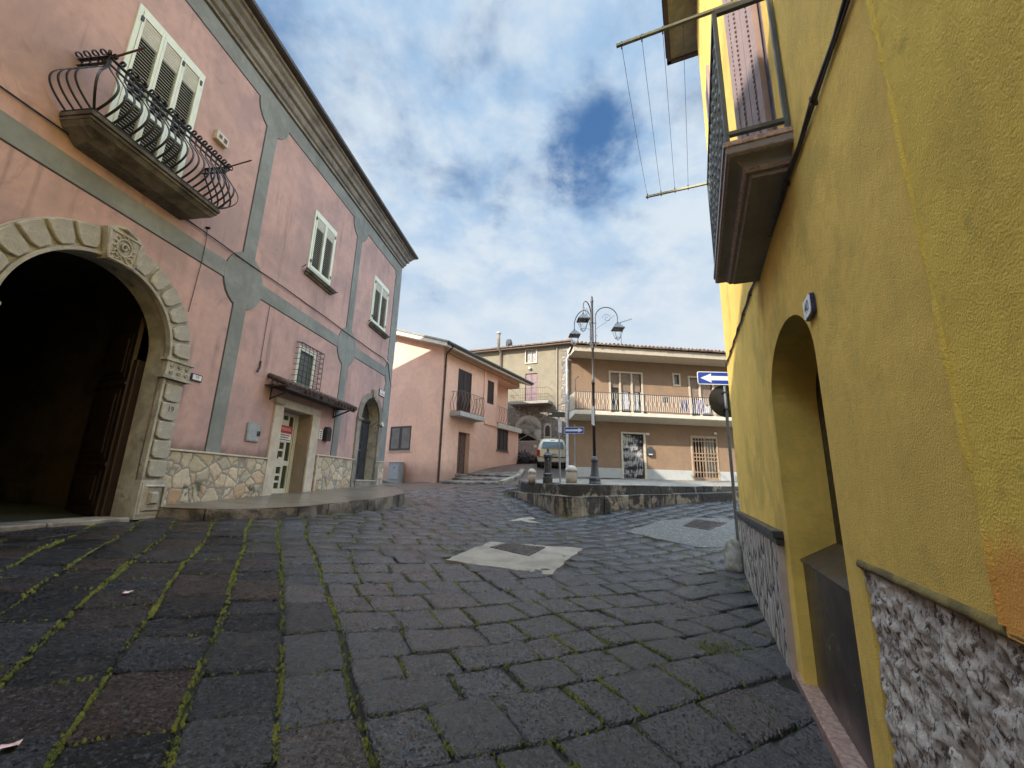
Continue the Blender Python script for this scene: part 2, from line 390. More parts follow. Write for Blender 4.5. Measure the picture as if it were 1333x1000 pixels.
def glass_mat(name, c, rough=0.08):
    m, t, b, co = base_mat(name); t.l.new(t.mix(t.noise(co, 2.5, 3), c, tuple(x*1.6 for x in c)), b.inputs['Base Color'])
    b.inputs['Roughness'].default_value = rough; b.inputs['Specular IOR Level'].default_value = 0.6
    return m
M_glass = glass_mat('window_glass', (0.03,0.035,0.035))

# ------------------------------------------------------------------ ground sheet
def ground_mat():
    m, t, b, co = base_mat('mossy_joint_earth')
    pos = t.node('ShaderNodeNewGeometry').outputs['Position']
    f = t.noise(pos, 1.4, 7, 0.65); f3 = t.noise(pos, 30, 5, 0.7)
    cc = t.mix(t.ramp(f, 0.40, 0.60), (0.020,0.018,0.014), (0.038,0.048,0.012))
    cc = t.mix(t.ramp(f3, 0.42, 0.66, 0, 0.75), cc, (0.018,0.016,0.013))
    t.l.new(cc, b.inputs['Base Color']); b.inputs['Roughness'].default_value = 0.9
    set_bump(t, b, t.noise(pos, 90, 5, 0.7), 1.0, 0.02); return m
M_ground = ground_mat()
xs = sorted(set([-300,-150,-80,-40,-25,-18] + list(np.arange(-14, 15.01, 0.35)) + [18,25,40,80,150,300]))
ys = sorted(set([-300,-150,-80,-40,-25,-18] + list(np.arange(-13, 34.01, 0.35)) + [38,45,60,100,200,400]))
gx, gy = np.meshgrid(xs, ys); gz_ = gha(gx, gy) - 0.034
g = MB(); nx = len(xs)
g.add(np.stack([gx, gy, gz_], -1).reshape(-1, 3).tolist(), [(j*nx+i, j*nx+i+1, (j+1)*nx+i+1, (j+1)*nx+i) for j in range(len(ys)-1) for i in range(nx-1)], True)
g.build('ground', M_ground, kind='structure', recalc=False)

# ------------------------------------------------------------------ basalt paving: every stone has its own outline, tilt and worn top
def stone_mat():
    m, t, b, co = base_mat('wet_basalt')
    pos = t.node('ShaderNodeNewGeometry').outputs['Position']
    atn = t.node('ShaderNodeAttribute', attribute_name='tint'); at = atn.outputs['Color']; left_ = atn.outputs['Alpha']
    sc = t.node('ShaderNodeSeparateColor'); t.l.new(at, sc.inputs[0])
    r_, g_, b_ = sc.outputs[0], sc.outputs[1], sc.outputs[2]
    cc = t.mix(t.ramp(r_, 0.0, 1.0), (0.010,0.010,0.012), (0.034,0.035,0.041))
    cc = t.mix(t.ramp(g_, 0.40, 1.0, 0, .85), cc, (0.048,0.030,0.023))
    cc = t.mix(t.ramp(t.noise(pos, 9, 5, 0.7), 0.35, 0.7, 0, 0.55), cc, (0.012,0.011,0.011))
    cc = t.mix(t.ramp(t.noise(pos, 2.2, 5, 0.6), 0.55, 0.72, 0, 0.30), cc, (0.08,0.062,0.048))
    fleck = t.ramp(t.noise(pos, 55, 3, 0.5), 0.70, 0.76, 0, 0.55)
    cc = t.mix(fleck, cc, (0.26,0.25,0.23))
    pn = t.noise(pos, 42, 4, 0.65)
    cc = t.mix(t.ramp(pn, 0.53, 0.64, 0, 0.85), cc, (0.005,0.005,0.005))
    cc = t.mix(t.ramp(pn, 0.46, 0.36, 0, 0.55), cc, (0.085,0.092,0.105))
    t.l.new(cc, b.inputs['Base Color'])
    rg = t.math('ADD', t.ramp(t.noise(pos, 3.2, 6, 0.7), 0.3, 0.7, 0.10, 0.34), t.math('MULTIPLY', b_, 0.16))
    t.l.new(rg, b.inputs['Roughness']); b.inputs['Specular IOR Level'].default_value = 0.5
    v = t.node('ShaderNodeTexVoronoi', feature='SMOOTH_F1', inp={'Scale': 34.0}); 
    wv = t.node('ShaderNodeVectorMath', operation='ADD'); nz = t.node('ShaderNodeTexNoise', inp={'Scale': 18.0, 'Detail': 3.0}); t.l.new(pos, nz.inputs['Vector'])
    sv = t.node('ShaderNodeVectorMath', operation='SCALE'); t.l.new(nz.outputs['Color'], sv.inputs[0]); sv.inputs['Scale'].default_value = 0.05
    t.l.new(pos, wv.inputs[0]); t.l.new(sv.outputs[0], wv.inputs[1]); t.l.new(wv.outputs[0], v.inputs['Vector'])
    pits = t.math('MULTIPLY', t.ramp(v.outputs['Distance'], 0.05, 0.45), t.math('ADD', t.math('MULTIPLY', t.ramp(r_, 0.2, 0.9), 0.9), 0.35))
    h = t.math('ADD', pits, t.math('MULTIPLY', t.noise(pos, 22, 5, 0.68), 2.2))
    h = t.math('ADD', h, t.math('MULTIPLY', t.noise(pos, 6, 3, 0.5), 1.2))
    set_bump(t, b, h, 0.8, 0.020)
    t.l.new(t.ramp(left_, 0.0, 1.0, 0.55, 0.12), b.inputs['Specular IOR Level'])
    t.l.new(t.ramp(left_, 0.0, 1.0, 0.62, 0.03), b.inputs['Coat Weight']); b.inputs["Coat IOR"].default_value = 1.5
    t.l.new(t.ramp(t.noise(pos, 4.2, 5, 0.7), 0.35, 0.65, 0.05, 0.22), b.inputs['Coat Roughness'])
    x = t.node('ShaderNodeBump'); t.l.new(h, x.inputs['Height']); x.inputs['Strength'].default_value = 0.8; x.inputs['Distance'].default_value = 0.022
    t.l.new(x.outputs[0], b.inputs['Coat Normal'])
    return m
M_stone = stone_mat()
en = Vector((math.cos(R(28.5)), math.sin(R(28.5)))); ev = Vector((-math.sin(R(28.5)), math.cos(R(28.5))))
SV, SF, ST = [], [], []
MOSSPTS = []
ylow = [Y(s_, 0, 0) for s_ in (-6, 9.0)]
PLAT = [(-0.15,15.9),(0.05,15.35),(1.05,13.72),(1.34,12.97),(1.72,12.73),(2.07,12.76),(2.8,13.22),(4.7,13.65),(7.5,14.3),(12.5,15.6),(12.5,24),(2.4,24),(2.2,19),(0.9,17.2)]
kerb_so = [(6.66,.03),(6.71,.14),(6.96,.54),(7.33,.96),(7.79,1.22),(8.72,1.57),(9.82,1.68),(11.05,1.83),(12.37,1.91),(13.67,1.82),(14.75,1.3),(15.5,.7),(16.0,.1)]
KERB = [tuple(L(s_, o_, 0)[:2]) for s_, o_ in kerb_so]
PATCH1 = [(-0.95,7.0),(-0.62,8.1),(-0.31,8.95),(0.6,9.05),(1.52,9.12),(1.12,8.1),(0.67,6.82),(-0.1,6.9)]
PATCH2 = [(2.85,10.95),(3.5,11.5),(4.1,11.95),(4.95,12.1),(6.0,11.9),(5.7,10.6),(4.81,9.44),(4.05,9.45),(3.4,10.2)]
def in_plaza(x, y):
    p = Vector((x, y, 0))
    if p.dot(-L.N) > 6.86 and y < 18: return False          # behind the left facade
    if x > 0 and p.dot(-Y.N) > 0.80 and p.dot(Y.D) < 9.05: return False
    if inside((x, y), PLAT) or inside((x, y), KERB + [KERB[0]]): return False
    if inside((x, y), PATCH1) or inside((x, y), PATCH2): return False
    if p.dot(-K.N) > 12.97 and p.dot(K.D) > 16.3: return False
    if y > 18.2 + 0.25*(x+3) and x < 0: return False
    if y > 17.3 and x >= 0: return False
    return -8.5 < x < 13 and -3.5 < y < 24
def warp(p):
    return Vector((p[0] + 0.09*mn.noise(Vector((p[0]*0.6, p[1]*0.6, 3))), p[1] + 0.09*mn.noise(Vector((p[0]*0.6, p[1]*0.6, 9)))))
def add_stone(n0, n1, v0, v1, mossy):
    cx = en*((n0+n1)/2) + ev*((v0+v1)/2)
    if not in_plaza(cx.x, cx.y): return
    dist = cx.length; gap = random.uniform(0.007, 0.014); j = 0.016
    gn, gv = (gap+0.003, gap*0.5) if mossy > .9 else (gap, gap)
    q = []
    for a, b in ((n0+gn, v0+gv), (n1-gn, v0+gv), (n1-gn, v1-gv), (n0+gn, v1-gv)):
        q.append(Vector((a + random.uniform(-j, j), b + random.uniform(-j, j))))
    per = 7 if dist < 8 else (5 if dist < 12 else 3)
    w_ = Vector((random.random(), random.random(), random.random()))
    # worn outline: sampled superellipse-like blend of the quad
    N_ = per*4; rings = [(1.0, -0.045), (0.993, -0.013), (0.968, 0.0)] if dist < 9 else [(1.0, -0.03), (0.965, 0.0)]
    cen = sum(q, Vector((0, 0)))/4
    outl = []
    for e in range(4):
        a, b = q[e], q[(e+1) % 4]
        for k in range(per):
            t_ = k/per; p = a.lerp(b, t_)
            if k == 0: p = p.lerp(cen, 0.012 + 0.03*random.random())
            else: p = p + Vector((random.uniform(-1, 1), random.uniform(-1, 1)))*0.007
            outl.append(p)
    tint = (random.random(), min(1, max(0, random.gauss(0.35, 0.28) + (0.22 if cx.x < -0.5 and cx.y > 4 else 0))), random.random(), min(1, max(0, (9.5-cx.y)/3))*min(1, max(0, (1.0-(n0+n1)/2)/1.5 + random.gauss(0, .10))))
    tx, ty = random.gauss(0, 0.008), random.gauss(0, 0.008); hz = random.gauss(0, 0.004)
    if random.random() < 0.1: hz -= 0.008
    if dist < 6.5 and (cx.y > 1.2 or cx.x < -1):
        G_ = 20 if dist < 4.2 else 13; b0 = len(SV); sz_ = max(.2, (q[1]-q[0]).length); pos = []
        for jj in range(G_+1):
            for ii in range(G_+1):
                u, v = ii/G_, jj/G_
                r_ = q[0].lerp(q[1], u).lerp(q[3].lerp(q[2], u), v)
                eu, evv = min(u, 1-u)*sz_, min(v, 1-v)*(q[3]-q[0]).length
                wv = 0.011*(1-min(1, min(eu, evv)/.05))
                r_ = r_ + Vector((mn.noise(Vector((r_.x*7, r_.y*7, 20))), mn.noise(Vector((r_.x*7, r_.y*7, 30)))))*wv
                if eu < .03 and evv < .03: r_ = r_.lerp(cen, .03)
                wp = warp(en*r_.x + ev*r_.y); e = min(eu, evv)
                P3 = Vector((wp.x, wp.y, w_.x*9))
                hh = 0.011*mn.fractal(P3*6, .8, 2.0, 4)
                pk = mn.noise(P3*24 + Vector((5, 5, 5))); hh -= (0.010+.010*w_.y)*max(0, pk-.12)*2
                pk = mn.noise(P3*11 + Vector((9, 1, 5))); hh -= 0.012*max(0, pk-.2)*2
                drop = -0.012*(1-min(1, e/.016))**2; dd = r_-cen
                z = hz + drop + dd.x*tx*2 + dd.y*ty*2 + hh*min(1, e/.012)
                SV.append((wp.x, wp.y, z)); ST.append(tint)
        for jj in range(G_):
            for ii in range(G_): a_i = b0+jj*(G_+1)+ii; SF.append((a_i, a_i+1, a_i+G_+2, a_i+G_+1))
        rim = [b0+i for i in range(G_+1)] + [b0+(j_+1)*(G_+1)+G_ for j_ in range(G_)] + [b0+G_*(G_+1)+G_-1-i for i in range(G_)] + [b0+(G_-1-j_)*(G_+1) for j_ in range(G_-1)]
        c0_ = len(SV)
        for i in rim: SV.append((SV[i][0], SV[i][1], -0.06)); ST.append(tint)
        for k in range(len(rim)): k2 = (k+1) % len(rim); SF.append((rim[k], c0_+k, c0_+k2, rim[k2]))
        rings = None
    base = len(SV); pts = []
    full = ([] if rings is None else rings) + ([(0.72, 0.002), (0.42, 0.003)] if dist < 7 else [])
    for sc_, dz in full:
        for p in outl:
            r_ = cen + (p-cen)*sc_; wp = warp(en*r_.x + ev*r_.y); dd = r_-cen
            bump = 0.0
            if dist < 7 and dz > -0.01: bump = 0.010*mn.fractal(Vector((wp.x*8, wp.y*8, w_.x*9)), 0.7, 2.0, 3)
            pts.append((wp.x, wp.y, hz + dz + dd.x*tx*2 + dd.y*ty*2 + bump))
    wc = warp(en*cen.x + ev*cen.y); pts.append((wc.x, wc.y, hz + 0.003))
    if rings is None: full = []
    else: SV.extend(pts); ST.extend([tint]*len(pts))
    for r_ in range(len(full)-1):
        for k in range(N_): SF.append((base+r_*N_+k, base+r_*N_+(k+1)%N_, base+(r_+1)*N_+(k+1)%N_, base+(r_+1)*N_+k))
    l_ = base+(len(full)-1)*N_; c_ = base+len(full)*N_
    if full:
        for k in range(N_): SF.append((l_+k, l_+(k+1)%N_, c_))
    if dist < 11:
        for e in range(4):
            if e in (1, 3): dens = mossy*2.3
            else: dens = mossy*0.35
            dens *= 0.25 + 1.5*max(0, mn.noise(Vector((cx.x*0.7, cx.y*0.7, 5))) + 0.35)
            a, b = q[e], q[(e+1) % 4]; dens *= max(0, min(1.6, 1.5*(mn.noise(Vector((cx.x*2.3, cx.y*2.3, 11+e)))+.42))); n_ = int((b-a).length*dens*(105 if dist < 5 else 48))
            for _ in range(n_):
                tt = random.random(); p = a.lerp(b, tt)
                if mn.noise(Vector((p.x*7, p.y*7, 2))) < (-0.32 if mossy > .9 and e in (1, 3) else -0.12): continue
                o_ = (p-cen).normalized()*random.uniform(-0.010, 0.020)
                wp = warp(en*(p.x+o_.x) + ev*(p.y+o_.y)); MOSSPTS.append((wp.x, wp.y))
NB = 0.66
n_ = NB
while n_ > -12:
    wcol = random.uniform(0.40, 0.50) if n_ < NB-0.01 or True else 0.45
    v_ = -8 + random.random()*0.5
    while v_ < 26:
        lv = random.choice([0.40, 0.46, 0.55, 0.68, 0.36])*random.uniform(0.9, 1.1)
        if (en*(n_-wcol/2) + ev*(v_+lv/2)).x < 3.4: add_stone(n_-wcol, n_, v_, v_+lv, 1.0)
        v_ += lv
    n_ -= wcol
v_ = -8.0
while v_ < 22:
    hrow = random.uniform(0.36, 0.52); n_ = NB + 0.02
    while n_ < 16:
        ln = random.choice([0.36, 0.48, 0.58, 0.68, 0.44])*random.uniform(0.9, 1.12)
        sk = 0.10*(n_-NB)                                    # the rows fan slowly to the right
        add_stone(n_, n_+ln, v_, v_+hrow, 0.42)
        n_ += ln
    v_ += hrow
SVa = np.array(SV); SVa[:, 2] += gha(SVa[:, 0], SVa[:, 1])
me = bpy.data.meshes.new('paving'); me.from_pydata(SVa.tolist(), [], SF)
me.materials.append(M_stone); me.polygons.foreach_set('use_smooth', [True]*len(SF))
ca = me.color_attributes.new('tint', 'FLOAT_COLOR', 'POINT')
ca.data.foreach_set('color', np.array(ST).ravel())
pv_o = bpy.data.objects.new('paving', me); C.objects.link(pv_o); pv_o['kind'] = 'structure'
pv_o['label'] = 'wet dark basalt paving stones with mossy joints'

# moss cushions in the joints
def moss_mat():
    m, t, b, co = base_mat('green_moss')
    pos = t.node('ShaderNodeNewGeometry').outputs['Position']
    cc = t.mix(t.ramp(t.noise(pos, 6, 5, 0.6), 0.3, 0.7), (0.055,0.075,0.010), (0.17,0.17,0.022))
    cc = t.mix(t.ramp(t.noise(pos, 120, 3), 0.5, 0.7, 0, 0.6), cc, (0.03,0.035,0.012))
    t.l.new(cc, b.inputs['Base Color']); b.inputs['Roughness'].default_value = 0.95
    set_bump(t, b, t.noise(pos, 260, 3), 1.0, 0.008); return m
M_moss = moss_mat()
random.shuffle(MOSSPTS); MOSSPTS = MOSSPTS[:42000]
for (px_, py_, rr, nn) in ((1.55,12.5,0.55,260),(2.3,12.6,0.5,120),(4.35,7.9,0.3,160),(4.4,8.9,0.6,300),(2.15,4.55,0.35,260),(-3.3,13.9,0.6,260),(-4.2,9.9,0.7,260),(-0.3,15.4,0.5,120),(3.6,6.9,0.25,150)):
    for _ in range(nn):
        a__, r__ = random.random()*6.28, rr*math.sqrt(random.random()); MOSSPTS.append((px_+r__*math.cos(a__), py_+r__*math.sin(a__)*0.6))
mx = np.array(MOSSPTS); mz = gha(mx[:, 0], mx[:, 1]) - 0.014
MV, MF = [], []
for (x, y), z in zip(MOSSPTS, mz):
    r_ = random.uniform(0.003, 0.012)*(1.35 if x*x+y*y > 30 else 1); h_ = r_*random.uniform(0.7, 1.5) + 0.007; b0 = len(MV); a0 = random.random()*6
    for k in range(5): MV.append((x+r_*math.cos(a0+k*1.257)*random.uniform(.7,1.3), y+r_*math.sin(a0+k*1.257)*random.uniform(.7,1.3), z))
    for k in range(5): MV.append((x+r_*.62*math.cos(a0+.5+k*1.257), y+r_*.62*math.sin(a0+.5+k*1.257), z+h_*.75))
    MV.append((x, y, z+h_))
    for k in range(5):
        k2 = (k+1) % 5; MF += [(b0+k, b0+k2, b0+5+k), (b0+k2, b0+5+k2, b0+5+k), (b0+5+k, b0+5+k2, b0+10)]
me = bpy.data.meshes.new('moss'); me.from_pydata(MV, [], MF); me.materials.append(M_moss); me.polygons.foreach_set('use_smooth', [True]*len(MF))
mo = bpy.data.objects.new('moss', me); C.objects.link(mo); tag(mo, 'bright green moss growing in the joints of the dark paving', 'moss', kind='stuff')

# ------------------------------------------------------------------ pavement along the left house, with curved stone kerb
def pz(s_, o_): return 1.0 + 0.045*(s_-6.9) - 0.08*o_
kp = []
for i in range(len(kerb_so)-1):
    for k in range(4):
        t_ = k/4; kp.append((kerb_so[i][0]*(1-t_)+kerb_so[i+1][0]*t_, kerb_so[i][1]*(1-t_)+kerb_so[i+1][1]*t_))
kp.append(kerb_so[-1])
mb = MB(); vs = []; rows = 6
for s_, o_ in kp:
    for r_ in range(rows+1):
        oo = o_*r_/rows; vs.append(L(s_, oo, pz(s_, oo)))
mb.add(vs, [(i*(rows+1)+r_, i*(rows+1)+r_+1, (i+1)*(rows+1)+r_+1, (i+1)*(rows+1)+r_) for i in range(len(kp)-1) for r_ in range(rows)], True)
# kerb stones: separate blocks with open joints along the curve
def curb(mb, pts, ztop, zbot, width, inward, lens=(0.75, 1.15), top_j=0.006, face_j=0.012):
    """pts: 2-D polyline of outer edge; ztop/zbot functions of (x,y)"""
    P = [Vector(p) for p in pts]; cum = [0]
    for i in range(len(P)-1): cum.append(cum[-1] + (P[i+1]-P[i]).length)
    def at(d):
        d = max(0, min(cum[-1], d))
        for i in range(len(P)-1):
            if d <= cum[i+1]: return P[i].lerp(P[i+1], (d-cum[i])/max(1e-6, cum[i+1]-cum[i]))
        return P[-1]
    d = 0
    while d < cum[-1]-0.05:
        l_ = min(random.uniform(*lens), cum[-1]-d); n = max(2, int(l_/0.12)); vs = []; jz = random.uniform(-top_j, top_j); jf = random.uniform(-face_j, face_j)
        for k in range(n+1):
            dd = d + 0.008 + (l_-0.016)*k/n; p = at(dd); tg = (at(dd+0.06)-at(dd-0.06)).normalized(); nn = Vector((-tg.y, tg.x))*inward
            po = p - nn*jf; w1 = 0.016*mn.noise(Vector((p.x*4, p.y*4, 1)))
            a = po + nn*(w1); b = po + nn*(0.02 + w1); c_ = p + nn*width
            zt, zb = ztop(p.x, p.y) + jz, zbot(p.x, p.y)
            wob = 0.012*mn.noise(Vector((p.x*6, p.y*6, 4)))
            vs += [(a.x+nn.x*0.01, a.y+nn.y*0.01, zb-0.12), (a.x-nn.x*wob, a.y-nn.y*wob, (zt+zb)/2), (a.x, a.y, zt-0.025), (b.x, b.y, zt), (c_.x, c_.y, zt), (c_.x, c_.y, zb-0.12)]
        fs = [(i*6+k, i*6+(k+1)%6, (i+1)*6+(k+1)%6, (i+1)*6+k) for i in range(n) for k in range(6)]
        fs += [tuple(range(6))[::-1], tuple(n*6+k for k in range(6))]
        mb.add(vs, fs); d += l_
mb.cur = 1
Lso = lambda x, y: (Vector((x, y, 0)).dot(L.D), 6.9 - Vector((x, y, 0)).dot(-L.N))
curb(mb, KERB, lambda x, y: pz(*Lso(x, y)) + 0.004, lambda x, y: gh(x, y), 0.24, 1)
mb.build('pavement', [M_pave, M_kerb], kind='structure', recalc=False, label='raised wet stone pavement with curved kerb along the pink townhouse')
# threshold slabs of the carriage arch
mb = MB()
for a, b in ((2.3,3.25),(3.27,4.3),(4.32,5.15),(5.17,6.28)):
    mb.box(L, a, b, -0.45, 0.12+random.uniform(-.02,.02), 0.5, 0.845+random.uniform(-.008,.008))
mb.build('threshold_pavement', M_steptop, bevel=0.012, kind='structure')

# ------------------------------------------------------------------ raised platform: two tiers of weathered blocks
def ptop(x, y): return 1.585 + 0.0*x + 0.055*max(0, y-14.2) + 0.006*(x-1.7)
low = [(-0.05,15.6),(0.4,14.9),(1.05,13.72),(1.34,12.97),(1.72,12.73),(2.07,12.76),(2.8,13.22),(4.7,13.65),(7.5,14.3),(12.5,15.6)]
upp = [(0.35,16.2),(0.42,15.25),(1.0,14.35),(1.45,13.85),(1.75,13.62),(2.2,13.5),(2.75,13.47),(4.8,14.15),(6.8,14.75),(12.5,16.4)]
lt = lambda x, y: 1.215 + (0.05*(x-2.0) if x > 2 else 0.05*(2-x)*0.9)
mb = MB(); mb.cur = 0
curb(mb, low, lt, lambda x, y: min(gh(x, y), lt(x, y)-0.1), 0.55, 1, (0.6, 1.3), 0.012, 0.02)
curb(mb, upp, lambda x, y: ptop(x, y), lambda x, y: lt(x, y), 0.5, 1, (0.7, 1.2), 0.008, 0.015)
mb.cur = 1
tread = low + upp[::-1]
V2 = [Vector(p) for p in tread]; rr_ = delaunay_2d_cdt(V2, [(i, (i+1) % len(V2)) for i in range(len(V2))], [], 0, 1e-5)
mb.add([(v.x, v.y, lt(v.x, v.y)-0.012) for v in rr_[0]], [f for f in rr_[2] if inside(sum((rr_[0][i] for i in f), Vector((0,0)))/len(f), tread)])
mb.cur = 2
inner = upp + [(12.5,24),(3.2,24),(2.35,19.6),(1.1,17.2)]
V2 = [Vector(p) for p in inner]; rr_ = delaunay_2d_cdt(V2, [(i, (i+1) % len(V2)) for i in range(len(V2))], [], 0, 1e-5)
mb.add([(v.x, v.y, ptop(v.x, v.y)-0.01) for v in rr_[0]], [f for f in rr_[2] if inside(sum((rr_[0][i] for i in f), Vector((0,0)))/len(f), inner)])
side = [(0.35,16.2),(1.1,17.2),(2.35,19.6)]
for i in range(2):
    (xa, ya), (xb, yb) = side[i], side[i+1]
    mb.add([(xa,ya,gh(xa,ya)-.2),(xb,yb,gh(xb,yb)-.2),(xb,yb,ptop(xb,yb)),(xa,ya,ptop(xa,ya))], [(0,1,2,3)])
M_terr = rubble('terrace_slabs', 1.4, [(0.25,0.22,0.18),(0.20,0.18,0.15),(0.30,0.26,0.21)], (0.10,0.09,0.07), 0.015, 0.005, moss=0.5, wob=0.1)
mb.build('raised_terrace', [M_lich, M_steptop, M_terr], kind='structure', recalc=False, label='raised terrace edged by two tiers of blackened stone blocks')

# ramp road beyond the plaza
def road_mat():
    m, t, b, co = base_mat('brown_sett_road'); pos = t.node('ShaderNodeNewGeometry').outputs['Position']
    v = t.node('ShaderNodeTexVoronoi', feature='DISTANCE_TO_EDGE', inp={'Scale': 5.5}); t.l.new(pos, v.inputs['Vector'])
    cc = t.mix(t.ramp(t.noise(pos, 1.2, 7, 0.65), 0.35, 0.65), (0.115,0.082,0.066), (0.070,0.055,0.048))
    cc = t.mix(t.ramp(v.outputs['Distance'], 0.0, 0.05, 0.6, 0), cc, (0.03,0.026,0.02))
    t.l.new(cc, b.inputs['Base Color']); b.inputs['Roughness'].default_value = 0.42
    set_bump(t, b, t.math('ADD', t.ramp(v.outputs['Distance'], 0, 0.12), t.noise(pos, 30, 4)), 0.6, 0.01); return m
mb = MB(); vs = []; nU, nV = 12, 40
for j in range(nV+1):
    y = 16.9 + (34-16.9)*j/nV
    for i in range(nU+1):
        x0, x1 = -6.0 if y < 21 else -3.2+(y-21)*.3, 3.2+(y-17)*.2
        x = x0 + (x1-x0)*i/nU; vs.append((x, y, gh(x, y) - 0.005))
mb.add(vs, [(j*(nU+1)+i, j*(nU+1)+i+1, (j+1)*(nU+1)+i+1, (j+1)*(nU+1)+i) for j in range(nV) for i in range(nU)], True)
mb.build('road', road_mat(), kind='structure', recalc=False, label='brown sett road climbing past the parked car')
# shallow stone steps beside the small pink house
for i, (pa, pb, pc, pd, h) in enumerate([
    ((-3.15,20.3),(-0.35,17.55),(0.15,18.6),(-2.7,21.3),0.10),
    ((-2.75,20.95),(-0.05,18.35),(0.35,19.6),(-2.2,22.1),0.13),
    ((-2.15,22.0),(0.3,19.5),(0.75,21.1),(-1.5,23.4),0.12)]):
    mb = MB()
    for k in range(4):
        t0, t1 = k/4+0.004, (k+1)/4-0.004
        f_ = Vector(pa).lerp(Vector(pb), t0); g_ = Vector(pa).lerp(Vector(pb), t1); h_ = Vector(pd).lerp(Vector(pc), t1); e_ = Vector(pd).lerp(Vector(pc), t0)
        zt = max(gh(*pa), gh(*pb)) + h*0.6 + 0.02; zt = [gh(f_.x, f_.y)+h, gh(g_.x, g_.y)+h, gh(h_.x, h_.y)+0.035, gh(e_.x, e_.y)+0.035]
        zb = [z-0.35 for z in zt]; mb.plan([f_, g_, h_, e_], zb, zt)
    mb.build('stone_step_path', M_kerb, bevel=0.015, kind='structure')
mb = MB()
curb(mb, [(-0.25,17.35),(0.0,18.0),(0.45,19.3),(0.62,20.3),(0.75,21.5)], lambda x, y: gh(x, y)+0.16, gh, 0.2, 1)
mb.build('kerb', M_steptop, kind='structure', recalc=False)

# concrete patches and covers in the paving
def patch(name, poly, m, lab, seed, h=0.006):
    P = []; n = len(poly)
    for i in range(n):
        a, b = Vector(poly[i]), Vector(poly[(i+1) % n]); k = max(2, int((b-a).length/0.12))
        for j in range(k):
            p = a.lerp(b, j/k); q = Vector((mn.noise(Vector((p.x*3, p.y*3, seed))), mn.noise(Vector((p.x*3, p.y*3, seed+5)))))*0.07
            P.append(p + q*(1 if j else 0.4))
    V2 = list(P); E2 = [(i, (i+1) % len(P)) for i in range(len(P))]
    x0, x1, y0, y1 = min(p.x for p in P), max(p.x for p in P), min(p.y for p in P), max(p.y for p in P)
    PP = [(p.x, p.y) for p in P]
    for a in np.arange(x0, x1, 0.12):
        for b in np.arange(y0, y1, 0.12):
            if inside((a, b), PP): V2.append(Vector((a+random.uniform(-.02,.02), b+random.uniform(-.02,.02))))
    r = delaunay_2d_cdt(V2, E2, [], 0, 1e-5); vs = [(v.x, v.y, gh(v.x, v.y)+h+0.008*mn.noise(Vector((v.x*5, v.y*5, seed)))) for v in r[0]]
    fs = [f for f in r[2] if inside(sum((r[0][i] for i in f), Vector((0,0)))/3, PP)]
    mb = MB(); mb.add(vs, fs, True)
    b0 = P; mb.add([(p.x, p.y, gh(p.x, p.y)+h) for p in P] + [(p.x, p.y, gh(p.x, p.y)-0.05) for p in P], [(i, (i+1)%len(P), len(P)+(i+1)%len(P), len(P)+i) for i in range(len(P))])
    mb.build(name, m, kind='structure', recalc=False, label=lab)
patch('concrete_patch', PATCH1, M_conc, 'pale concrete patch around the manhole in the middle of the plaza', 2.0)
patch('gravel_patch', PATCH2, M_grav, 'grey gravel concrete patch beside the yellow house corner', 7.0)
def cover(quad, lab, up=0.022, cat='manhole cover', m=None):
    mb = MB(); q = [Vector(p) for p in quad]; zt = [gh(p.x, p.y)+up for p in q]; cen = sum(q, Vector((0,0)))/4
    mb.plan(q, [z-0.03 for z in zt], zt)
    t = thing('manhole_cover', (cen.x, cen.y, min(zt)-.03), lab, cat)
    mb.build('cover_frame', M_castiron, t, bevel=0.004)
    mb = MB()
    for i in range(6):
        for j in range(6):
            def pt(a, b): return q[0].lerp(q[1], a).lerp(q[3].lerp(q[2], a), b)
            a0, a1, b0, b1 = .08+.84*i/6+.01, .08+.84*(i+1)/6-.025, .08+.84*j/6+.01, .08+.84*(j+1)/6-.025
            pp = [pt(a0,b0), pt(a1,b0), pt(a1,b1), pt(a0,b1)]; zz_ = [gh(p.x, p.y)+up for p in pp]
            mb.plan(pp, [z-.003 for z in zz_], [z+.005 for z in zz_])
    mb.build('tread_pattern', M_castiron, t)
cover([(-0.32,8.35),(0.38,7.95),(0.74,8.85),(-0.02,8.93)], 'dark iron manhole cover in the pale concrete patch')
cover([(4.42,11.3),(4.85,10.85),(5.6,11.4),(5.0,11.9)], 'worn iron manhole cover in the grey gravel patch')
cover([(-6.02,5.25),(-5.5,5.32),(-5.55,6.0),(-6.07,5.95)], 'dark square drain cover in front of the big arch')
cover([(-5.95,4.2),(-5.42,4.27),(-5.47,5.0),(-6.0,4.95)], 'dark drain cover at the left edge, nearest the camera of those by the arch')
patch('stone_inset', [(0.0,11.85),(0.32,12.3),(0.62,12.55),(0.75,12.35),(0.5,12.12),(0.9,11.9),(0.72,11.72),(0.35,12.0)], M_steptop, 'pale angled stone strip set in the paving before the terrace', 4.0, 0.012)
# litter
for (x, y, lab) in ((-3.38,4.16,'crumpled pink and white paper scrap lying on the left paving'), (-2.28,2.33,'small reddish paper scrap at the lower left edge')):
    mb = MB(); n = 9; c0 = gh(x, y)+0.012
    vs = [(x+.045*math.cos(k*.7)*random.uniform(.6,1.3), y+.045*math.sin(k*.7)*random.uniform(.6,1.3), c0+random.uniform(0,.02)) for k in range(n)] + [(x, y, c0+.015)]
    mb.add(vs, [(k, (k+1) % n, n) for k in range(n)])
    mb.build('paper_scrap', plain('litter_paper', (0.55,0.36,0.34), 0.8, var=0.4, vs=20), label=lab, cat='litter')
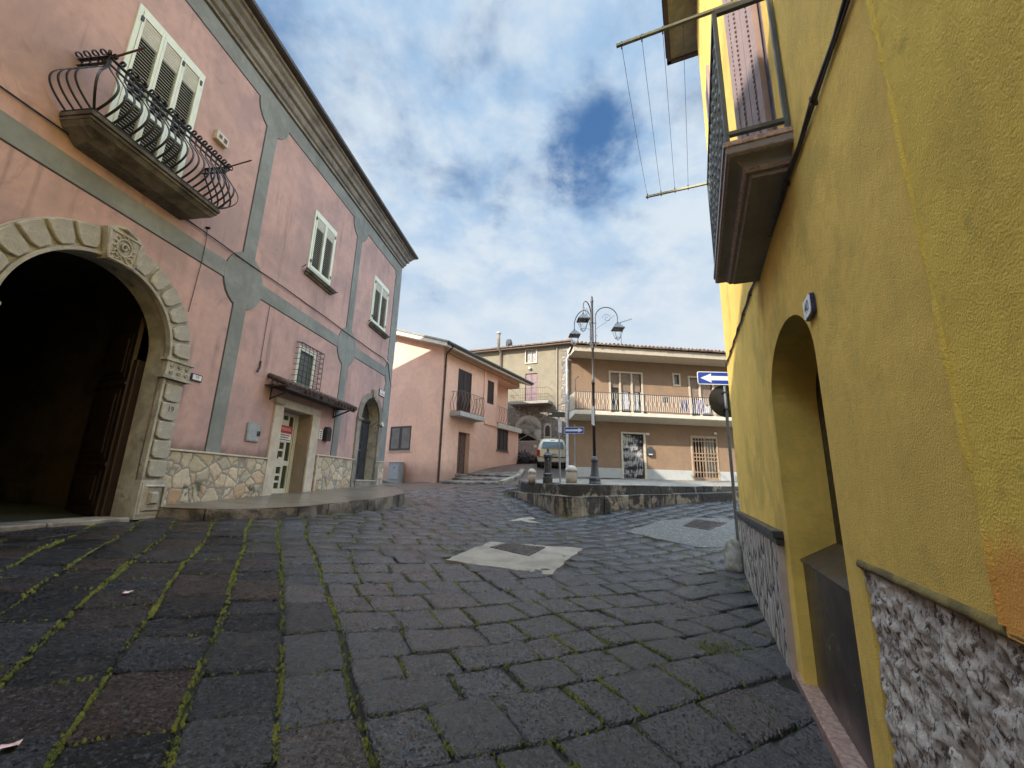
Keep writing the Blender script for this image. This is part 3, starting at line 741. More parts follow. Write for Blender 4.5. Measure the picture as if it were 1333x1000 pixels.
# ================================================================== PINK TOWNHOUSE (left)
T = thing('townhouse', L(5.2, 0, 0.8), 'long pink townhouse with grey painted bands, big stone arch and iron balcony', 'house')
ARC = (5.165, 3.50, 1.175)
arch_hole = [(3.99, 0.3), (6.34, 0.3)] + arc(*ARC, 0, 180, 24)
def roundtop(s0, s1, z0, z1, n=14):
    r = (s1-s0)/2; return [(s0, z0), (s1, z0)] + arc((s0+s1)/2, z1-r*1.15, r, 0, 180, n, r*1.15)
door2_hole = roundtop(13.73, 15.17, 1.2, 4.42)
holes = [arch_hole, rect(4.62, 5.88, 6.36, 8.99), rect(9.80, 10.86, 7.12, 8.82), rect(13.66, 14.88, 7.10, 8.83), rect(9.93, 10.73, 3.82, 4.93),
         rect(9.66, 10.92, 1.0, 3.22), door2_hole]
mb = MB(); sheet(mb, L, rect(-9.0, 16.03, -0.5, 10.46), holes, 0.0, [0.02, .12, .12, .12, .12, .62, .02])
mb.box(L, -9.0, -8.98, -11, 0, -0.5, 10.46)
mb.add([L(16.03,0,-.5), L(16.03,-11,-.5), L(16.03,-11,10.46), L(16.03,0,10.46)], [(0,1,2,3)])
mb.add([L(-9,-11,-.5), L(16.03,-11,-.5), L(16.03,-11,10.46), L(-9,-11,10.46)], [(0,1,2,3)])
mb.add([L(-9,0,10.46), L(16.03,0,10.46), L(16.03,-11,10.46), L(-9,-11,10.46)], [(0,1,2,3)])
WALL_L = mb.build('wall', M_pink, T, recalc=False)
def lining(loop, o0, o1, m, nm, grow=0.0):
    mb = MB(); n = len(loop); mb.add([L(p[0], o0, p[1]) for p in loop] + [L(p[0], o1, p[1]) for p in loop], [(i, i+1, n+i+1, n+i) for i in range(n-1)])
    return mb.build(nm, m, T, recalc=False)
lining(arch_hole[1:] + [arch_hole[0]], .0, -.32, M_lime, 'arch_reveal')
lining(door2_hole[1:] + [door2_hole[0]], .0, -.42, M_lime, 'door_reveal')
# dark backs of the upper openings
mb = MB()
for s0, s1, z0, z1, d in ((4.6,5.9,6.3,9.0,.115),(9.78,10.88,7.1,8.84,.115),(13.64,14.9,7.08,8.85,.115)): mb.box(L, s0, s1, -d-.02, -d, z0, z1)
build_each(mb, 'window_recess', M_dark, T)
# painted grey bands with their dark shadow line
def medal(cs): return cs
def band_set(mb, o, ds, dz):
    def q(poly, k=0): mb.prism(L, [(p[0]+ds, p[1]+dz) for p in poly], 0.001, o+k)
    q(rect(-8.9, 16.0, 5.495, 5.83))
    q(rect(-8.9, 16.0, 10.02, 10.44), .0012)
    for i, (a, b) in enumerate(((-0.55,-0.2),(2.2,2.55),(7.59,7.94),(12.13,12.46),(15.45,16.02))):
        c = (a+b)/2
        if i == 1: continue
        q([(a, 6.2), (b, 6.2), (b, 9.7), (a, 9.7)], .0024)
        q([(a, 1.96), (b, 1.96), (b, 5.2), (a, 5.2)], .0024)
        if i == 4:
            q([(p[0], p[1]) for p in arc(c+.2, 5.70, 0.60, 90, 270, 14, .64)], .0036)
            q([(p[0], p[1]) for p in arc(c+.2, 10.02, 0.52, 180, 270, 8, .48)] + [(16.02, 9.54), (16.02, 10.02)], .0036)
        else:
            q(arc(c, 5.66, 0.56, 0, 360, 28, .63)[:-1], .0036)
            q(arc(c, 10.03, 0.52, 180, 360, 16, .53), .0036)
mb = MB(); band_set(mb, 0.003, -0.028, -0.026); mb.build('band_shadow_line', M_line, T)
mb = MB(); band_set(mb, 0.009, 0, 0); mb.build('painted_band', M_grey, T)
mb = MB(); mb.prism(L, rect(-8.9, 16.0, 10.435, 10.465), 0.001, 0.02); mb.build('cornice_line', M_line, T)
# cornice and eaves: moulded profile swept along the front and round the end
prof = [(0,10.46),(.05,10.47),(.05,10.54),(.10,10.58),(.13,10.66),(.13,10.73),(.20,10.76),(.22,10.86),(.29,10.93),(.31,11.0),(.36,11.02),(.36,11.08)]
def sweep(mb, prof, s0, s1, back):
    n = len(prof); vs = []
    for o_, z_ in prof: vs += [L(s0, o_, z_), L(s1+o_, o_, z_), L(s1+o_, back, z_)]
    mb.add(vs, [(3*i+k, 3*i+k+1, 3*i+3+k+1, 3*i+3+k) for i in range(n-1) for k in range(2)])
mb = MB(); sweep(mb, prof, -9.0, 16.03, -11); mb.build('cornice', M_corn, T, recalc=False)
mb = MB(); sweep(mb, [(.36,11.08),(.44,11.09),(.49,11.13),(.50,11.2),(.47,11.24),(.40,11.24)], -9.0, 16.03, -11); mb.build('gutter', plain('dark_brown_gutter',(.035,.027,.025),.5), T, recalc=False)
mb = MB()
mb.add([L(-9,.43,11.2), L(16.45,.43,11.2), L(11.5,-5.5,13.0), L(-9,-5.5,13.0), L(16.45,-11.4,11.2), L(-9,-11.4,11.2)], [(0,1,2,3),(1,4,2),(4,5,3,2)])
RF = mb.build('roof', M_tile, T, recalc=False)
# shutters
def shutter_window(parent, s0, s1, z0, z1, nleaf, lighttop):
    mb = MB(); fw_ = 0.075; o0, o1 = -0.03, 0.03
    mb.box(L, s0, s0+fw_, o0, o1, z0, z1); mb.box(L, s1-fw_, s1, o0, o1, z0, z1); mb.box(L, s0+fw_, s1-fw_, o0, o1, z1-fw_, z1); mb.box(L, s0+fw_, s1-fw_, o0, o1, z0, z0+0.03)
    f = mb.build('window_frame', M_white, parent, bevel=0.004)
    wl = (s1-s0-2*fw_)/nleaf
    for k in range(nleaf):
        a, b = s0+fw_+k*wl, s0+fw_+(k+1)*wl; mb = MB()
        st = 0.045 if nleaf > 2 else 0.05
        mb.box(L, a+.002, a+st, -.02, .042, z0+.035, z1-fw_-.003); mb.box(L, b-st, b-.002, -.02, .042, z0+.035, z1-fw_-.003)
        zs = [z0+.035, z0+.035+.09]; mb.box(L, a+st, b-st, -.018, .038, z0+.036, z0+.12); mb.box(L, a+st, b-st, -.018, .038, z1-fw_-.09, z1-fw_-.004)
        if z1-z0 > 2: mb.box(L, a+st, b-st, -.018, .038, z0+.95, z0+1.03)
        mb.cur = 1; z = z0+.15
        while z < z1-fw_-.1:
            if not (z1-z0 > 2 and abs(z-z0-.99) < .06):
                P = [L(x, o, zz_) for x in (a+st, b-st) for o, zz_ in ((-.004, z+.012), (.028, z-.012), (.028, z-.005), (-.004, z+.019))]
                mb.add(P, [(0,1,2,3),(7,6,5,4),(0,4,5,1),(1,5,6,2),(2,6,7,3),(3,7,4,0)])
            z += 0.056
        if lighttop: mb.cur = 1; mb.box(L, a+st, b-st, .012, .020, z1-fw_-.09-lighttop, z1-fw_-.09)
        sh = mb.build('shutter', [M_white, M_louv], f)
    mb = MB()
    for zz_ in (z0+.18, z1-.28):
        mb.box(L, s0+fw_-.02, s0+fw_+.02, .03, .055, zz_, zz_+.09); mb.box(L, s1-fw_-.02, s1-fw_+.02, .03, .055, zz_, zz_+.09)
        if nleaf > 2: mb.box(L, s1-fw_-wl-.02, s1-fw_-wl+.02, .042, .06, zz_, zz_+.09)
    build_each(mb, 'hinge', M_iron, f)
    return f
shutter_window(T, 4.59, 5.90, 6.36, 9.02, 3, 0.36)
shutter_window(T, 9.76, 10.90, 7.09, 8.86, 2, 0.30)
shutter_window(T, 13.62, 14.92, 7.08, 8.87, 2, 0.30)
def sill(s0, s1, z):
    mb = MB()
    pr = [(0, z-.13), (.05, z-.13), (.07, z-.08), (.11, z-.07), (.12, z-.02), (.14, z-.02), (.14, z+.015), (0, z+.015)]
    n = len(pr); vs = [L(s0+.14-p[0], p[0], p[1]) for p in pr] + [L(s1-.14+p[0], p[0], p[1]) for p in pr]
    mb.add(vs, [tuple(range(n)), tuple(range(n, 2*n))[::-1]] + [(i, (i+1)%n, n+(i+1)%n, n+i) for i in range(n)])
    o = mb.build('window_sill', M_slab, T)
    mb = MB(); mb.tube([L(s0+.02, 0, z+.03), L(s0-.04, .10, z+.03), L(s0-.04, .13, z+.06)], .012); mb.tube([L(s1-.02, 0, z+.03), L(s1+.03, .12, z+.0), L(s1+.03, .15, z+.03)], .012)
    build_each(mb, 'shutter_catch', M_iron, o)
sill(9.58, 11.12, 6.98); sill(13.50, 15.12, 7.0)
# carriage arch surround
mb = MB(); r0, r1 = 1.175, 1.60
def ring(mb, a0, a1, ra, rb, o0, o1, n=4): mb.prism(L, arc(ARC[0], ARC[1], rb, a0, a1, n) + arc(ARC[0], ARC[1], ra, a1, a0, n), o0, o1)
ring(mb, -1, 181, r0, r1, 0.0, 0.06, 40)
ring(mb, -1, 181, r0, r0+.055, 0.055, 0.10, 40)
mb.box(L, 6.34, 6.77, 0, .06, .80, 3.15); mb.box(L, 3.56, 3.99, 0, .06, .80, 3.15)
mb.box(L, 6.34, 6.385, .055, .10, 1.42, 3.13); mb.box(L, 3.945, 3.99, .055, .10, 1.42, 3.13)
SUR = mb.build('arch_surround', M_lime, T, bevel=0.006)
angs = [1, 13.5, 26.5, 39.5, 52.5, 65.5, 79.5]
for sgn in (0, 1):
    for i in range(6):
        a0, a1 = angs[i]+.7, angs[i+1]-.7; 
        if sgn: a0, a1 = 180-a1, 180-a0
        mb = MB(); ra, rb = r0+.075, r1-.02; da = 2.3
        am, aM = a0, a1
        poly = arc(ARC[0], ARC[1], rb, am+.4, aM-.4, 4) + [(ARC[0]+(ra+.09)*math.cos(R(aM-.4)), ARC[1]+(ra+.09)*math.sin(R(aM-.4)))] + arc(ARC[0], ARC[1], ra, aM-da, am+da, 3) + [(ARC[0]+(ra+.09)*math.cos(R(am+.4)), ARC[1]+(ra+.09)*math.sin(R(am+.4)))]
        mb.prism(L, poly, 0.055, 0.105+random.uniform(0,.012)); mb.build('voussoir', M_lime, SUR, bevel=0.012)
for x0, x1 in ((6.40, 6.76), (3.57, 3.93)):
    z = 1.78
    for k in range(4):
        h_ = 0.325; c = .06; mb = MB()
        mb.prism(L, [(x0+.02+c, z), (x1-.02-c, z), (x1-.02, z+.05), (x1-.02, z+h_-.03), (x0+.02, z+h_-.03), (x0+.02, z+.05)], .055, .10+random.uniform(0,.01)); z += h_
        mb.build('quoin_panel', M_lime, SUR, bevel=0.012)
    mb = MB(); mb.prism(L, [(x0+.06, 1.47), (x1-.06, 1.47), (x1-.02, 1.53), (x1-.02, 1.74), (x0+.02, 1.74), (x0+.02, 1.53)], .055, .11); mb.build('quoin_panel', M_lime, SUR, bevel=0.012)
    # plinth block with sunk square and diamond bevel
    mb = MB(); xa, xb = (6.32, 6.81) if x0 > 5 else (3.52, 4.01)
    mb.box(L, xa, xb, 0, .12, .80, 1.42); mb.box(L, xa+.03, xb-.03, .12, .135, .87, 1.38)
    cx, cz = (xa+xb)/2, 1.13
    for a, o_ in ((.15, .17), (.11, .14), (.06, .185)):
        vs = [L(cx-a-.03, .13, cz-a*1.25-.03), L(cx+a+.03, .13, cz-a*1.25-.03), L(cx+a+.03, .13, cz+a*1.25+.03), L(cx-a-.03, .13, cz+a*1.25+.03)]
        vs += [L(cx-a, o_, cz-a*1.25), L(cx+a, o_, cz-a*1.25), L(cx+a, o_, cz+a*1.25), L(cx-a, o_, cz+a*1.25)]
        mb.add(vs, [(0,1,5,4),(1,2,6,5),(2,3,7,6),(3,0,4,7)] + ([(4,5,6,7)] if a < .1 else []))
    mb.build('plinth_block', M_lime, SUR)
    # impost with carved scrolls
    mb = MB(); ia, ib = (6.27, 6.85) if x0 > 5 else (3.48, 4.03)
    mb.box(L, ia+.05, ib-.04, 0, .12, 3.13, 3.47); mb.box(L, ia, ib, 0, .15, 3.13, 3.17); mb.box(L, ia, ib, 0, .15, 3.44, 3.485)
    for k in range(3):
        for q in range(2):
            cxx, czz = ia+.15+k*.15, 3.25+q*.12
            mb.tube([L(cxx+.04*math.cos(t_*.7)*(1-t_/14), .125+.006*t_/4, czz+.04*math.sin(t_*.7)*(1-t_/14)) for t_ in range(12)], .013, 5)
    mb.build('impost', M_lime, SUR, bevel=0.004)
# keystone with carved crest
mb = MB()
def kp_(a, r_): return (ARC[0]+r_*math.cos(R(a)), ARC[1]+r_*math.sin(R(a)))
mb.prism(L, [kp_(80, 1.13), kp_(80, 1.62), kp_(84, 1.69), kp_(90, 1.72), kp_(96, 1.69), kp_(100, 1.62), kp_(100, 1.13), kp_(90, 1.12)], 0, .17)
kc = (ARC[0], ARC[1]+1.38)
for (a, b) in (((-.20,-.24),(-.24,.20)), ((.20,-.24),(.24,.20)), ((-.24,.2),(.24,.2)), ((-.2,-.24),(.2,-.24))):
    mb.tube([L(kc[0]+a[0], .175, kc[1]+a[1]), L(kc[0]+b[0], .175, kc[1]+b[1])], .018, 6)
mb.tube([L(kc[0]+.115*math.cos(t_*.4), .18, kc[1]+.135*math.sin(t_*.4)) for t_ in range(17)], .017, 6)
mb.tube([L(kc[0]+.06*math.cos(t_*.5)*(1-t_/20), .19, kc[1]+.07*math.sin(t_*.5)*(1-t_/20)) for t_ in range(16)], .018, 6)
for k in range(14):
    a = k*2*math.pi/14; mb.tube([L(kc[0]+.13*math.cos(a), .175, kc[1]+.15*math.sin(a)), L(kc[0]+.175*math.cos(a+.15), .19, kc[1]+.20*math.sin(a+.15))], [.018, .008], 5)
for sx_ in (-1, 1): mb.tube([L(kc[0]+sx_*(.10+.05*math.cos(t_*.6)), .18, kc[1]-.17+.04*math.sin(t_*.6)) for t_ in range(9)], .014, 5)
mb.tube([L(kc[0]-.15, .15, kc[1]+.27), L(kc[0]-.05, .19, kc[1]+.30), L(kc[0]+.05, .17, kc[1]+.28), L(kc[0]+.16, .17, kc[1]+.25)], [.02,.035,.03,.02], 6)
mb.build('keystone', M_lime, SUR, bevel=0.003)
mb = MB(); put_text(mb, L, '19', 0.13, 6.575, .114, 2.62); mb.build('carved_number', M_line, SUR)
# passage behind the arch
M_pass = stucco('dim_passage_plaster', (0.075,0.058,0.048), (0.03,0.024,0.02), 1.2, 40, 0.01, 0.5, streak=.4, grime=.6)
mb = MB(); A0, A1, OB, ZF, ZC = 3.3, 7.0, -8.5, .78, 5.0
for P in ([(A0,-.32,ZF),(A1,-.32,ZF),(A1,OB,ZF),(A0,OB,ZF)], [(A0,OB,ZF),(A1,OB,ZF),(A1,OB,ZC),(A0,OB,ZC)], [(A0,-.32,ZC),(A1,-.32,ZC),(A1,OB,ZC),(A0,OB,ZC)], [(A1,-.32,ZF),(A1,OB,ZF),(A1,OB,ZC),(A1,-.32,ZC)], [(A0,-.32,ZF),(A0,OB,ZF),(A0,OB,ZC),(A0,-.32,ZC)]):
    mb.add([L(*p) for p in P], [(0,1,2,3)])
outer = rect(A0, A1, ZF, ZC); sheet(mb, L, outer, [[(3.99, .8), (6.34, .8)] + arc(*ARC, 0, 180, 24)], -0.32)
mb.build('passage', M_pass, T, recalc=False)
# the open wooden door leaf
mb = MB(); DL = frame(0, 0, 1)
h0 = L(6.24, -.40, 0); dirv = (-L.N*0.94 + L.D*0.34).normalized(); tv = Vector((0,0,1)).cross(dirv).normalized()
def G(s_, o_, z_): return h0 + dirv*s_ + tv*o_ + Vector((0, 0, z_))
if tv.dot(L.D) > 0: 
    def G(s_, o_, z_): return h0 + dirv*s_ - tv*o_ + Vector((0, 0, z_))
mb.box(G, 0, 1.12, 0, .06, .86, 4.2)
DLf = mb.build('door_leaf', M_wood, T)
mb = MB()
for z0, z1 in ((1.0, 1.55), (1.75, 2.9), (3.1, 3.9)):
    mb.box(G, .12, 1.0, .06, .075, z0, z1); mb.box(G, .2, .92, .075, .10, z0+.09, z1-.09)
mb.box(G, 0, 1.12, .06, .085, 1.62, 1.68); mb.box(G, 0, 1.12, .06, .085, 2.97, 3.03)
mb.build('door_panel', M_wood, DLf, bevel=0.006)
mb = MB(); mb.box(L, 6.21, 6.40, -.42, -.33, .84, 3.42); mb.build('door_post', M_wood, T, bevel=.01)
# rubble masonry dado with cap strip
mb = MB(); mb.box(L, 6.78, 9.34, 0, .03, .6, 1.93); mb.box(L, 11.36, 13.56, 0, .03, .8, 2.16); mb.box(L, 15.30, 15.99, 0, .03, .9, 2.20)
build_each(mb, 'rubble_dado', M_rubL, T)
mb = MB(); mb.box(L, 6.77, 9.34, 0, .06, 1.93, 1.965); mb.box(L, 11.28, 13.63, 0, .06, 2.16, 2.20); mb.box(L, 13.56, 13.63, 0, .055, 1.1, 2.16); mb.box(L, 11.38, 11.45, 0, .055, .95, 2.16)
mb.box(L, 15.20, 16.02, 0, .06, 2.20, 2.24); mb.box(L, 15.20, 15.29, 0, .055, 1.1, 2.20)
build_each(mb, 'dado_cap', M_marble, T, bevel=0.006)
# glazed front door in its travertine frame
mb = MB(); mb.box(L, 9.34, 9.66, -.03, .05, .95, 3.30); mb.box(L, 10.92, 11.28, -.03, .05, .95, 3.30); mb.box(L, 9.34, 11.28, -.03, .05, 3.22, 3.42)
mb.box(L, 9.5, 11.1, -.62, .04, .9, 1.115)
FR = mb.build('door_frame', M_marble, T, bevel=0.006)
DO_ = -.335
mb = MB(); mb.box(L, 9.66, 9.668, -.6, -.03, 1.1, 3.22); mb.box(L, 10.912, 10.92, -.6, -.03, 1.1, 3.22); mb.box(L, 9.66, 10.92, -.6, -.03, 3.21, 3.22); mb.box(L, 9.66, 10.13, -.42, DO_, 1.1, 3.21); mb.build('door_reveal', stucco('door_reveal_stone', (0.36,0.31,0.27), (0.28,0.24,0.21), 1.5, 30, .003, .3, streak=.4), FR)
mb = MB(); DO = -.36; M_alu = plain('cream_aluminium', (0.55,0.52,0.42), 0.35, var=.05)
D0, D1, DZ0, DZ1 = 10.13, 10.91, 1.13, 3.20; dw = D1-D0
gls = [(.03,.10,.35,.62),(.03,.10,.66,.84),(.03,.13,.905,.96),(.03,.10,.06,.28),(.18,.43,.905,.96),(.17,.40,.54,.62),(.17,.40,.44,.515),(.17,.40,.24,.32),(.17,.40,.155,.21),(.17,.40,.06,.13),(.50,.74,.06,.34),(.50,.74,.40,.96)]
loops = [rect(D0+a*dw, D0+b*dw, DZ0+c*(DZ1-DZ0), DZ0+d*(DZ1-DZ0)) for a, b, c, d in gls]
sheet(mb, L, rect(D0, D1, DZ0, DZ1), loops, DO, [.03]*len(loops)); mb.box(L, D0+dw*.79, D0+dw*.82, DO, DO+.03, DZ0, DZ1); 
DR = mb.build('door', M_alu, FR, recalc=False)
mb = MB(); mb.box(L, D0, D1, DO-.06, DO-.025, DZ0, DZ1); mb.build('glazing', glass_mat('dark_door_glass', (0.028,0.035,0.022)), FR)
mb = MB(); mb.tube([L(D0+.06, DO+.01, 2.0), L(D0+.06, DO+.05, 2.0), L(D0+.06, DO+.05, 2.18), L(D0+.06, DO+.01, 2.18)], .012); mb.build('door_handle', M_iron, FR)
# for-sale notice stuck on the door
mb = MB(); mb.box(L, D0+.05, D0+.53, DO+.005, DO+.016, 2.66, 2.86); mb.cur = 1; mb.box(L, D0+.05, D0+.53, DO+.005, DO+.0155, 2.44, 2.66)
mb.cur = 1; put_text(mb, L, 'VENDESI', .105, D0+.29, DO+.0172, 2.76)
mb.cur = 2
for k in range(3): mb.box(L, D0+.09, D0+.49-.06*(k % 2), DO+.0155, DO+.0168, 2.60-k*.06, 2.62-k*.06)
mb.build('for_sale_notice', [plain('red_notice', (0.45,0.03,0.03), .5), plain('white_notice', (0.62,0.58,0.56), .5), M_line], label='red and white VENDESI sale notice stuck on the glazed door', cat='notice')
# small tiled canopy over the door
CN = thing('door_canopy', L(10.6, 0, 3.4), 'small tiled canopy on iron brackets above the glazed door', 'canopy')
mb = MB()
for i in range(19):
    s_ = 8.98 + i*.178; 
    mb.tube([L(s_, .02, 3.86), L(s_, .26, 3.76+random.uniform(-.01,.01))], [.062,.07], 8); mb.tube([L(s_, .24, 3.79), L(s_, .58+random.uniform(-.02,.03), 3.62)], [.066,.074], 8)
mb.box(L, 8.9, 12.28, .0, .56, 3.60, 3.62)
mb.build('roof_tiles', M_tiled, CN)
mb = MB(); mb.box(L, 8.92, 12.25, .50, .55, 3.53, 3.60)
for s_ in (9.15, 12.0): mb.tube([L(s_, 0, 3.33), L(s_, .52, 3.55)], .022); mb.tube([L(s_, 0, 3.6), L(s_, .52, 3.57)], .022); mb.tube([L(s_, .01, 3.3), L(s_, .01, 3.7)], .02)
mb.build('bracket', M_iron, CN)
# barred window above the canopy
mb = MB(); mb.box(L, 9.93, 10.02, -.06, .012, 3.82, 4.93); mb.box(L, 10.64, 10.73, -.06, .012, 3.82, 4.93); mb.box(L, 10.02, 10.64, -.06, .012, 3.82, 3.94); mb.box(L, 10.02, 10.64, -.06, .012, 4.82, 4.93)
GW = mb.build('window_frame', M_white, T, bevel=.004)
mb = MB(); mb.box(L, 10.0, 10.66, -.05, -.04, 3.9, 4.85); mb.build('pane', glass_mat('mesh_screen_glass', (0.05,0.06,0.055), .4), GW)
mb = MB(); g0, g1, gz0, gz1, go = 9.82, 10.86, 3.80, 5.0, .17
for k in range(7): s_ = g0+(g1-g0)*k/6; mb.tube([L(s_, 0, gz1), L(s_, go, gz1-.04), L(s_, go, gz0), L(s_, 0, gz0)], .008, 5)
for k in range(9): z_ = gz0+(gz1-.04-gz0)*k/8; mb.tube([L(g0, 0, z_), L(g0, go, z_), L(g1, go, z_), L(g1, 0, z_)], .008, 5)
mb.tube([L(g0, go*.5, gz1-.02), L(g1, go*.5, gz1-.02)], .008, 5)
mb.build('window_grille', M_iron, T)
# arched side door
mb = MB(); r_ = .72; cs = 14.45
outp = arc(cs, 4.42-.83, .98, 0, 180, 18, 1.02); inp = arc(cs, 4.42-.83, .72, 180, 0, 18, .83)
mb.prism(L, [(cs+.98, 1.3)] + outp + [(cs-.98, 1.3), (cs-.72, 1.3)] + inp + [(cs+.72, 1.3)], 0, .06)
mb.box(L, 13.45, 13.78, 0, .1, 3.52, 3.60); mb.box(L, 15.12, 15.48, 0, .1, 3.52, 3.60); mb.box(L, 14.35, 14.55, .0, .12, 4.44, 4.72)
M_dim = stucco('greyish_door_stone', (0.30,0.265,0.225), (0.17,0.15,0.13), 1.8, 40, .01, .5, streak=.6, grime=.4)
mb.box(L, 13.7, 15.2, -.38, .08, 1.2, 1.50); mb.cur = 1; mb.box(L, 13.68, 15.22, -.38, .10, 1.50, 1.54)
mb.cur = 0
AD = mb.build('stone_doorway', [M_dim, M_marble], T, bevel=.005)
mb = MB(); mb.box(L, 13.74, 15.16, -.38, -.33, 1.54, 3.62); mb.box(L, 13.74, 15.16, -.33, -.29, 3.60, 3.70)
for a in (13.82, 14.5):
    for z0, z1 in ((1.65,2.1),(2.2,2.85),(2.95,3.5)): mb.box(L, a, a+.56, -.33, -.31, z0, z1); mb.box(L, a+.08, a+.48, -.31, -.29, z0+.08, z1-.08)
M_bdoor = plain('dark_blue_grey_door', (0.028,0.030,0.038), .45, var=.2)
D2 = mb.build('door', M_bdoor, AD, bevel=.004)
mb = MB(); mb.box(L, 13.72, 15.18, -.40, -.37, 3.62, 4.5); mb.build('fanlight', M_glass, AD)
mb = MB(); mb.tube([L(14.42, -.29, 2.55), L(14.42, -.22, 2.55)], .025, 8); mb.build('door_knob', plain('steel', (.5,.5,.48), .3, .9), D2)
# small things fixed to the wall
def plate(F, name, s0, s1, z0, z1, m, lab, cat, o=.03, o0=.0): 
    mb = MB(); mb.box(F, s0, s1, o0, o, z0, z1); return mb, name, m, lab, cat
mb = MB(); mb.box(L, 6.93, 7.17, .01, .03, 3.24, 3.375); mb.cur = 1; mb.box(L, 6.95, 7.15, .03, .036, 3.258, 3.358); mb.cur = 2; put_text(mb, L, '19', .09, 7.05, .0372, 3.31)
M_enam = plain('white_enamel', (0.66,0.66,0.64), .25, var=.05); M_navy = plain('dark_blue_enamel', (0.02,0.025,0.07), .3)
mb.build('house_number_plate', [M_navy, M_enam, M_line], bevel=.006, label='white 19 house number plate beside the carriage arch', cat='number plate')
mb = MB(); mb.box(L, 8.56, 8.96, 0, .04, 2.285, 2.69); mb.cur = 1; mb.box(L, 8.585, 8.935, .04, .046, 2.31, 2.665); mb.cur = 2; mb.box(L, 8.86, 8.94, .046, .07, 2.42, 2.53)
mb.build('meter_box', [plain('grey_box_rim', (.25,.27,.28), .4), plain('grey_blue_box', (.30,.33,.35), .35, var=.1), M_black], bevel=.004, label='flat grey metal utility box on the pink wall left of the glazed door', cat='utility box')
mb = MB(); mb.box(L, 11.33, 11.50, .0, .035, 2.62, 2.90); mb.cur = 1
for k in range(4): mb.box(L, 11.37, 11.46, .035, .04, 2.66+k*.055, 2.69+k*.055)
mb.build('door_intercom', [M_enam, M_line], bevel=.004, label='small white intercom panel right of the glazed door', cat='intercom')
mb = MB(); mb.prism(L, [(11.58, 2.60), (11.82, 2.60), (11.82, 2.93), (11.76, 3.0), (11.64, 3.0), (11.58, 2.93)], 0, .13); mb.box(L, 11.61, 11.79, .13, .14, 2.80, 2.84)
mb.build('letterbox', M_iron, bevel=.008, label='tall black letterbox beside the white intercom', cat='letterbox')
mb = MB(); mb.box(L, 14.96, 15.43, 0, .03, 4.64, 4.90); mb.cur = 1; mb.box(L, 14.98, 15.41, .03, .036, 4.66, 4.88); mb.cur = 2; put_text(mb, L, 'VIA', .08, 15.2, .038, 4.82); 
for k, (a, b) in enumerate(((15.03,15.10),(15.12,15.18),(15.20,15.27),(15.29,15.36))): mb.box(L, a, b, .036, .039, 4.70, 4.755)
mb.build('street_name_sign', [M_line, M_enam, plain('grey_lettering', (.2,.2,.22), .5)], bevel=.004, label='white street name plate high on the end of the pink townhouse', cat='street sign')
mb = MB(); mb.box(L, 6.33, 6.62, 0, .09, 8.02, 8.22); mb.cur = 1; mb.box(L, 6.37, 6.45, .09, .10, 8.08, 8.16); mb.box(L, 6.49, 6.58, .09, .10, 8.07, 8.17)
mb.build('alarm_box', [M_marble, M_slab], bevel=.012, label='small cream box fixed on the upper pink wall right of the balcony', cat='wall box')
mb = MB(); mb.box(L, 15.30, 15.42, .0, .10, 3.55, 3.68); mb.tube([L(15.36, .05, 3.60), L(15.36, .14, 3.52)], .04, 8)
mb.build('door_lamp', M_white, bevel=.008, label='tiny white lamp right of the arched side door', cat='lamp')
# cable along the facade and two small drops
mb = MB(); mb.tube([L(s_, .03 + .01*math.sin(s_*3), 6.09 - .012*math.sin(s_*1.1)) for s_ in np.arange(-6, 15.2, .5)] + [L(15.5, .03, 6.0), L(15.75, .03, 5.5), L(15.98, .03, 5.2)], .013, 5)
mb.build('facade_cable', M_black, label='black cable running along the pink facade above the grey band', cat='cable')
mb = MB(); mb.tube([L(6.62,.02,6.18), L(6.64,.03,5.9), L(6.64,.03,5.5), L(6.62,.02,4.9), L(6.60,.02,4.45)], .006, 4); mb.tube([L(6.60,.01,6.2), L(6.63,.07,6.2)], .025, 6)
mb.build('hanging_wire', M_black, label='thin black wire hanging from the grey band beside the arch', cat='wire')
mb = MB(); mb.tube([L(8.62,.02,5.48), L(8.62,.02,4.0)], .006, 4); mb.tube([L(8.62,.03,4.1), L(8.61,.04,3.95), L(8.54,.05,3.82)], .02, 6)
mb.build('hanging_wire', M_black, label='thin wire with a curled end hanging left of the tiled canopy', cat='wire')
# balcony of the townhouse (part of it)
mb = MB()
def tier(o_, z0, z1, e=.0): mb.box(L, 4.08-e, 6.32+e, 0, o_, z0, z1)
tier(.53, 6.27, 6.335); tier(.50, 6.22, 6.27, -.02); 
pr = [(.48, 6.22, 4.11), (.44, 6.15, 4.15), (.36, 6.10, 4.22), (.25, 6.03, 4.30), (0, 6.0, 4.34)]
vs = []
for o_, z_, s_ in pr: vs += [L(s_, 0, z_), L(s_, o_, z_), L(10.4-s_, o_, z_), L(10.4-s_, 0, z_)]
mb.add(vs, [(4*i+k, 4*i+k+1, 4*i+4+k+1, 4*i+4+k) for i in range(4) for k in range(3)])
BS = mb.build('balcony_slab', M_slab, T, bevel=0.004)
RAILO = .50
def bulge(t_):   # outward offset for height 0..1
    if t_ >= .84: return 0
    return .27*math.sin(math.pi*(t_/.84)**.80)**1.25
ZB, ZT = 6.36, 7.26
mb = MB()
for z_, w2 in ((ZB, .04), (7.16, .035), (7.26, .05)):
    for a, b in (((4.11, 0), (4.11, RAILO)), ((4.11, RAILO), (6.29, RAILO)), ((6.29, RAILO), (6.29, 0))):
        mb.strap([L(a[0], a[1], z_), L(b[0], b[1], z_)], (0,0,1), .014, w2)
RL = mb.build('railing', M_iron, BS)
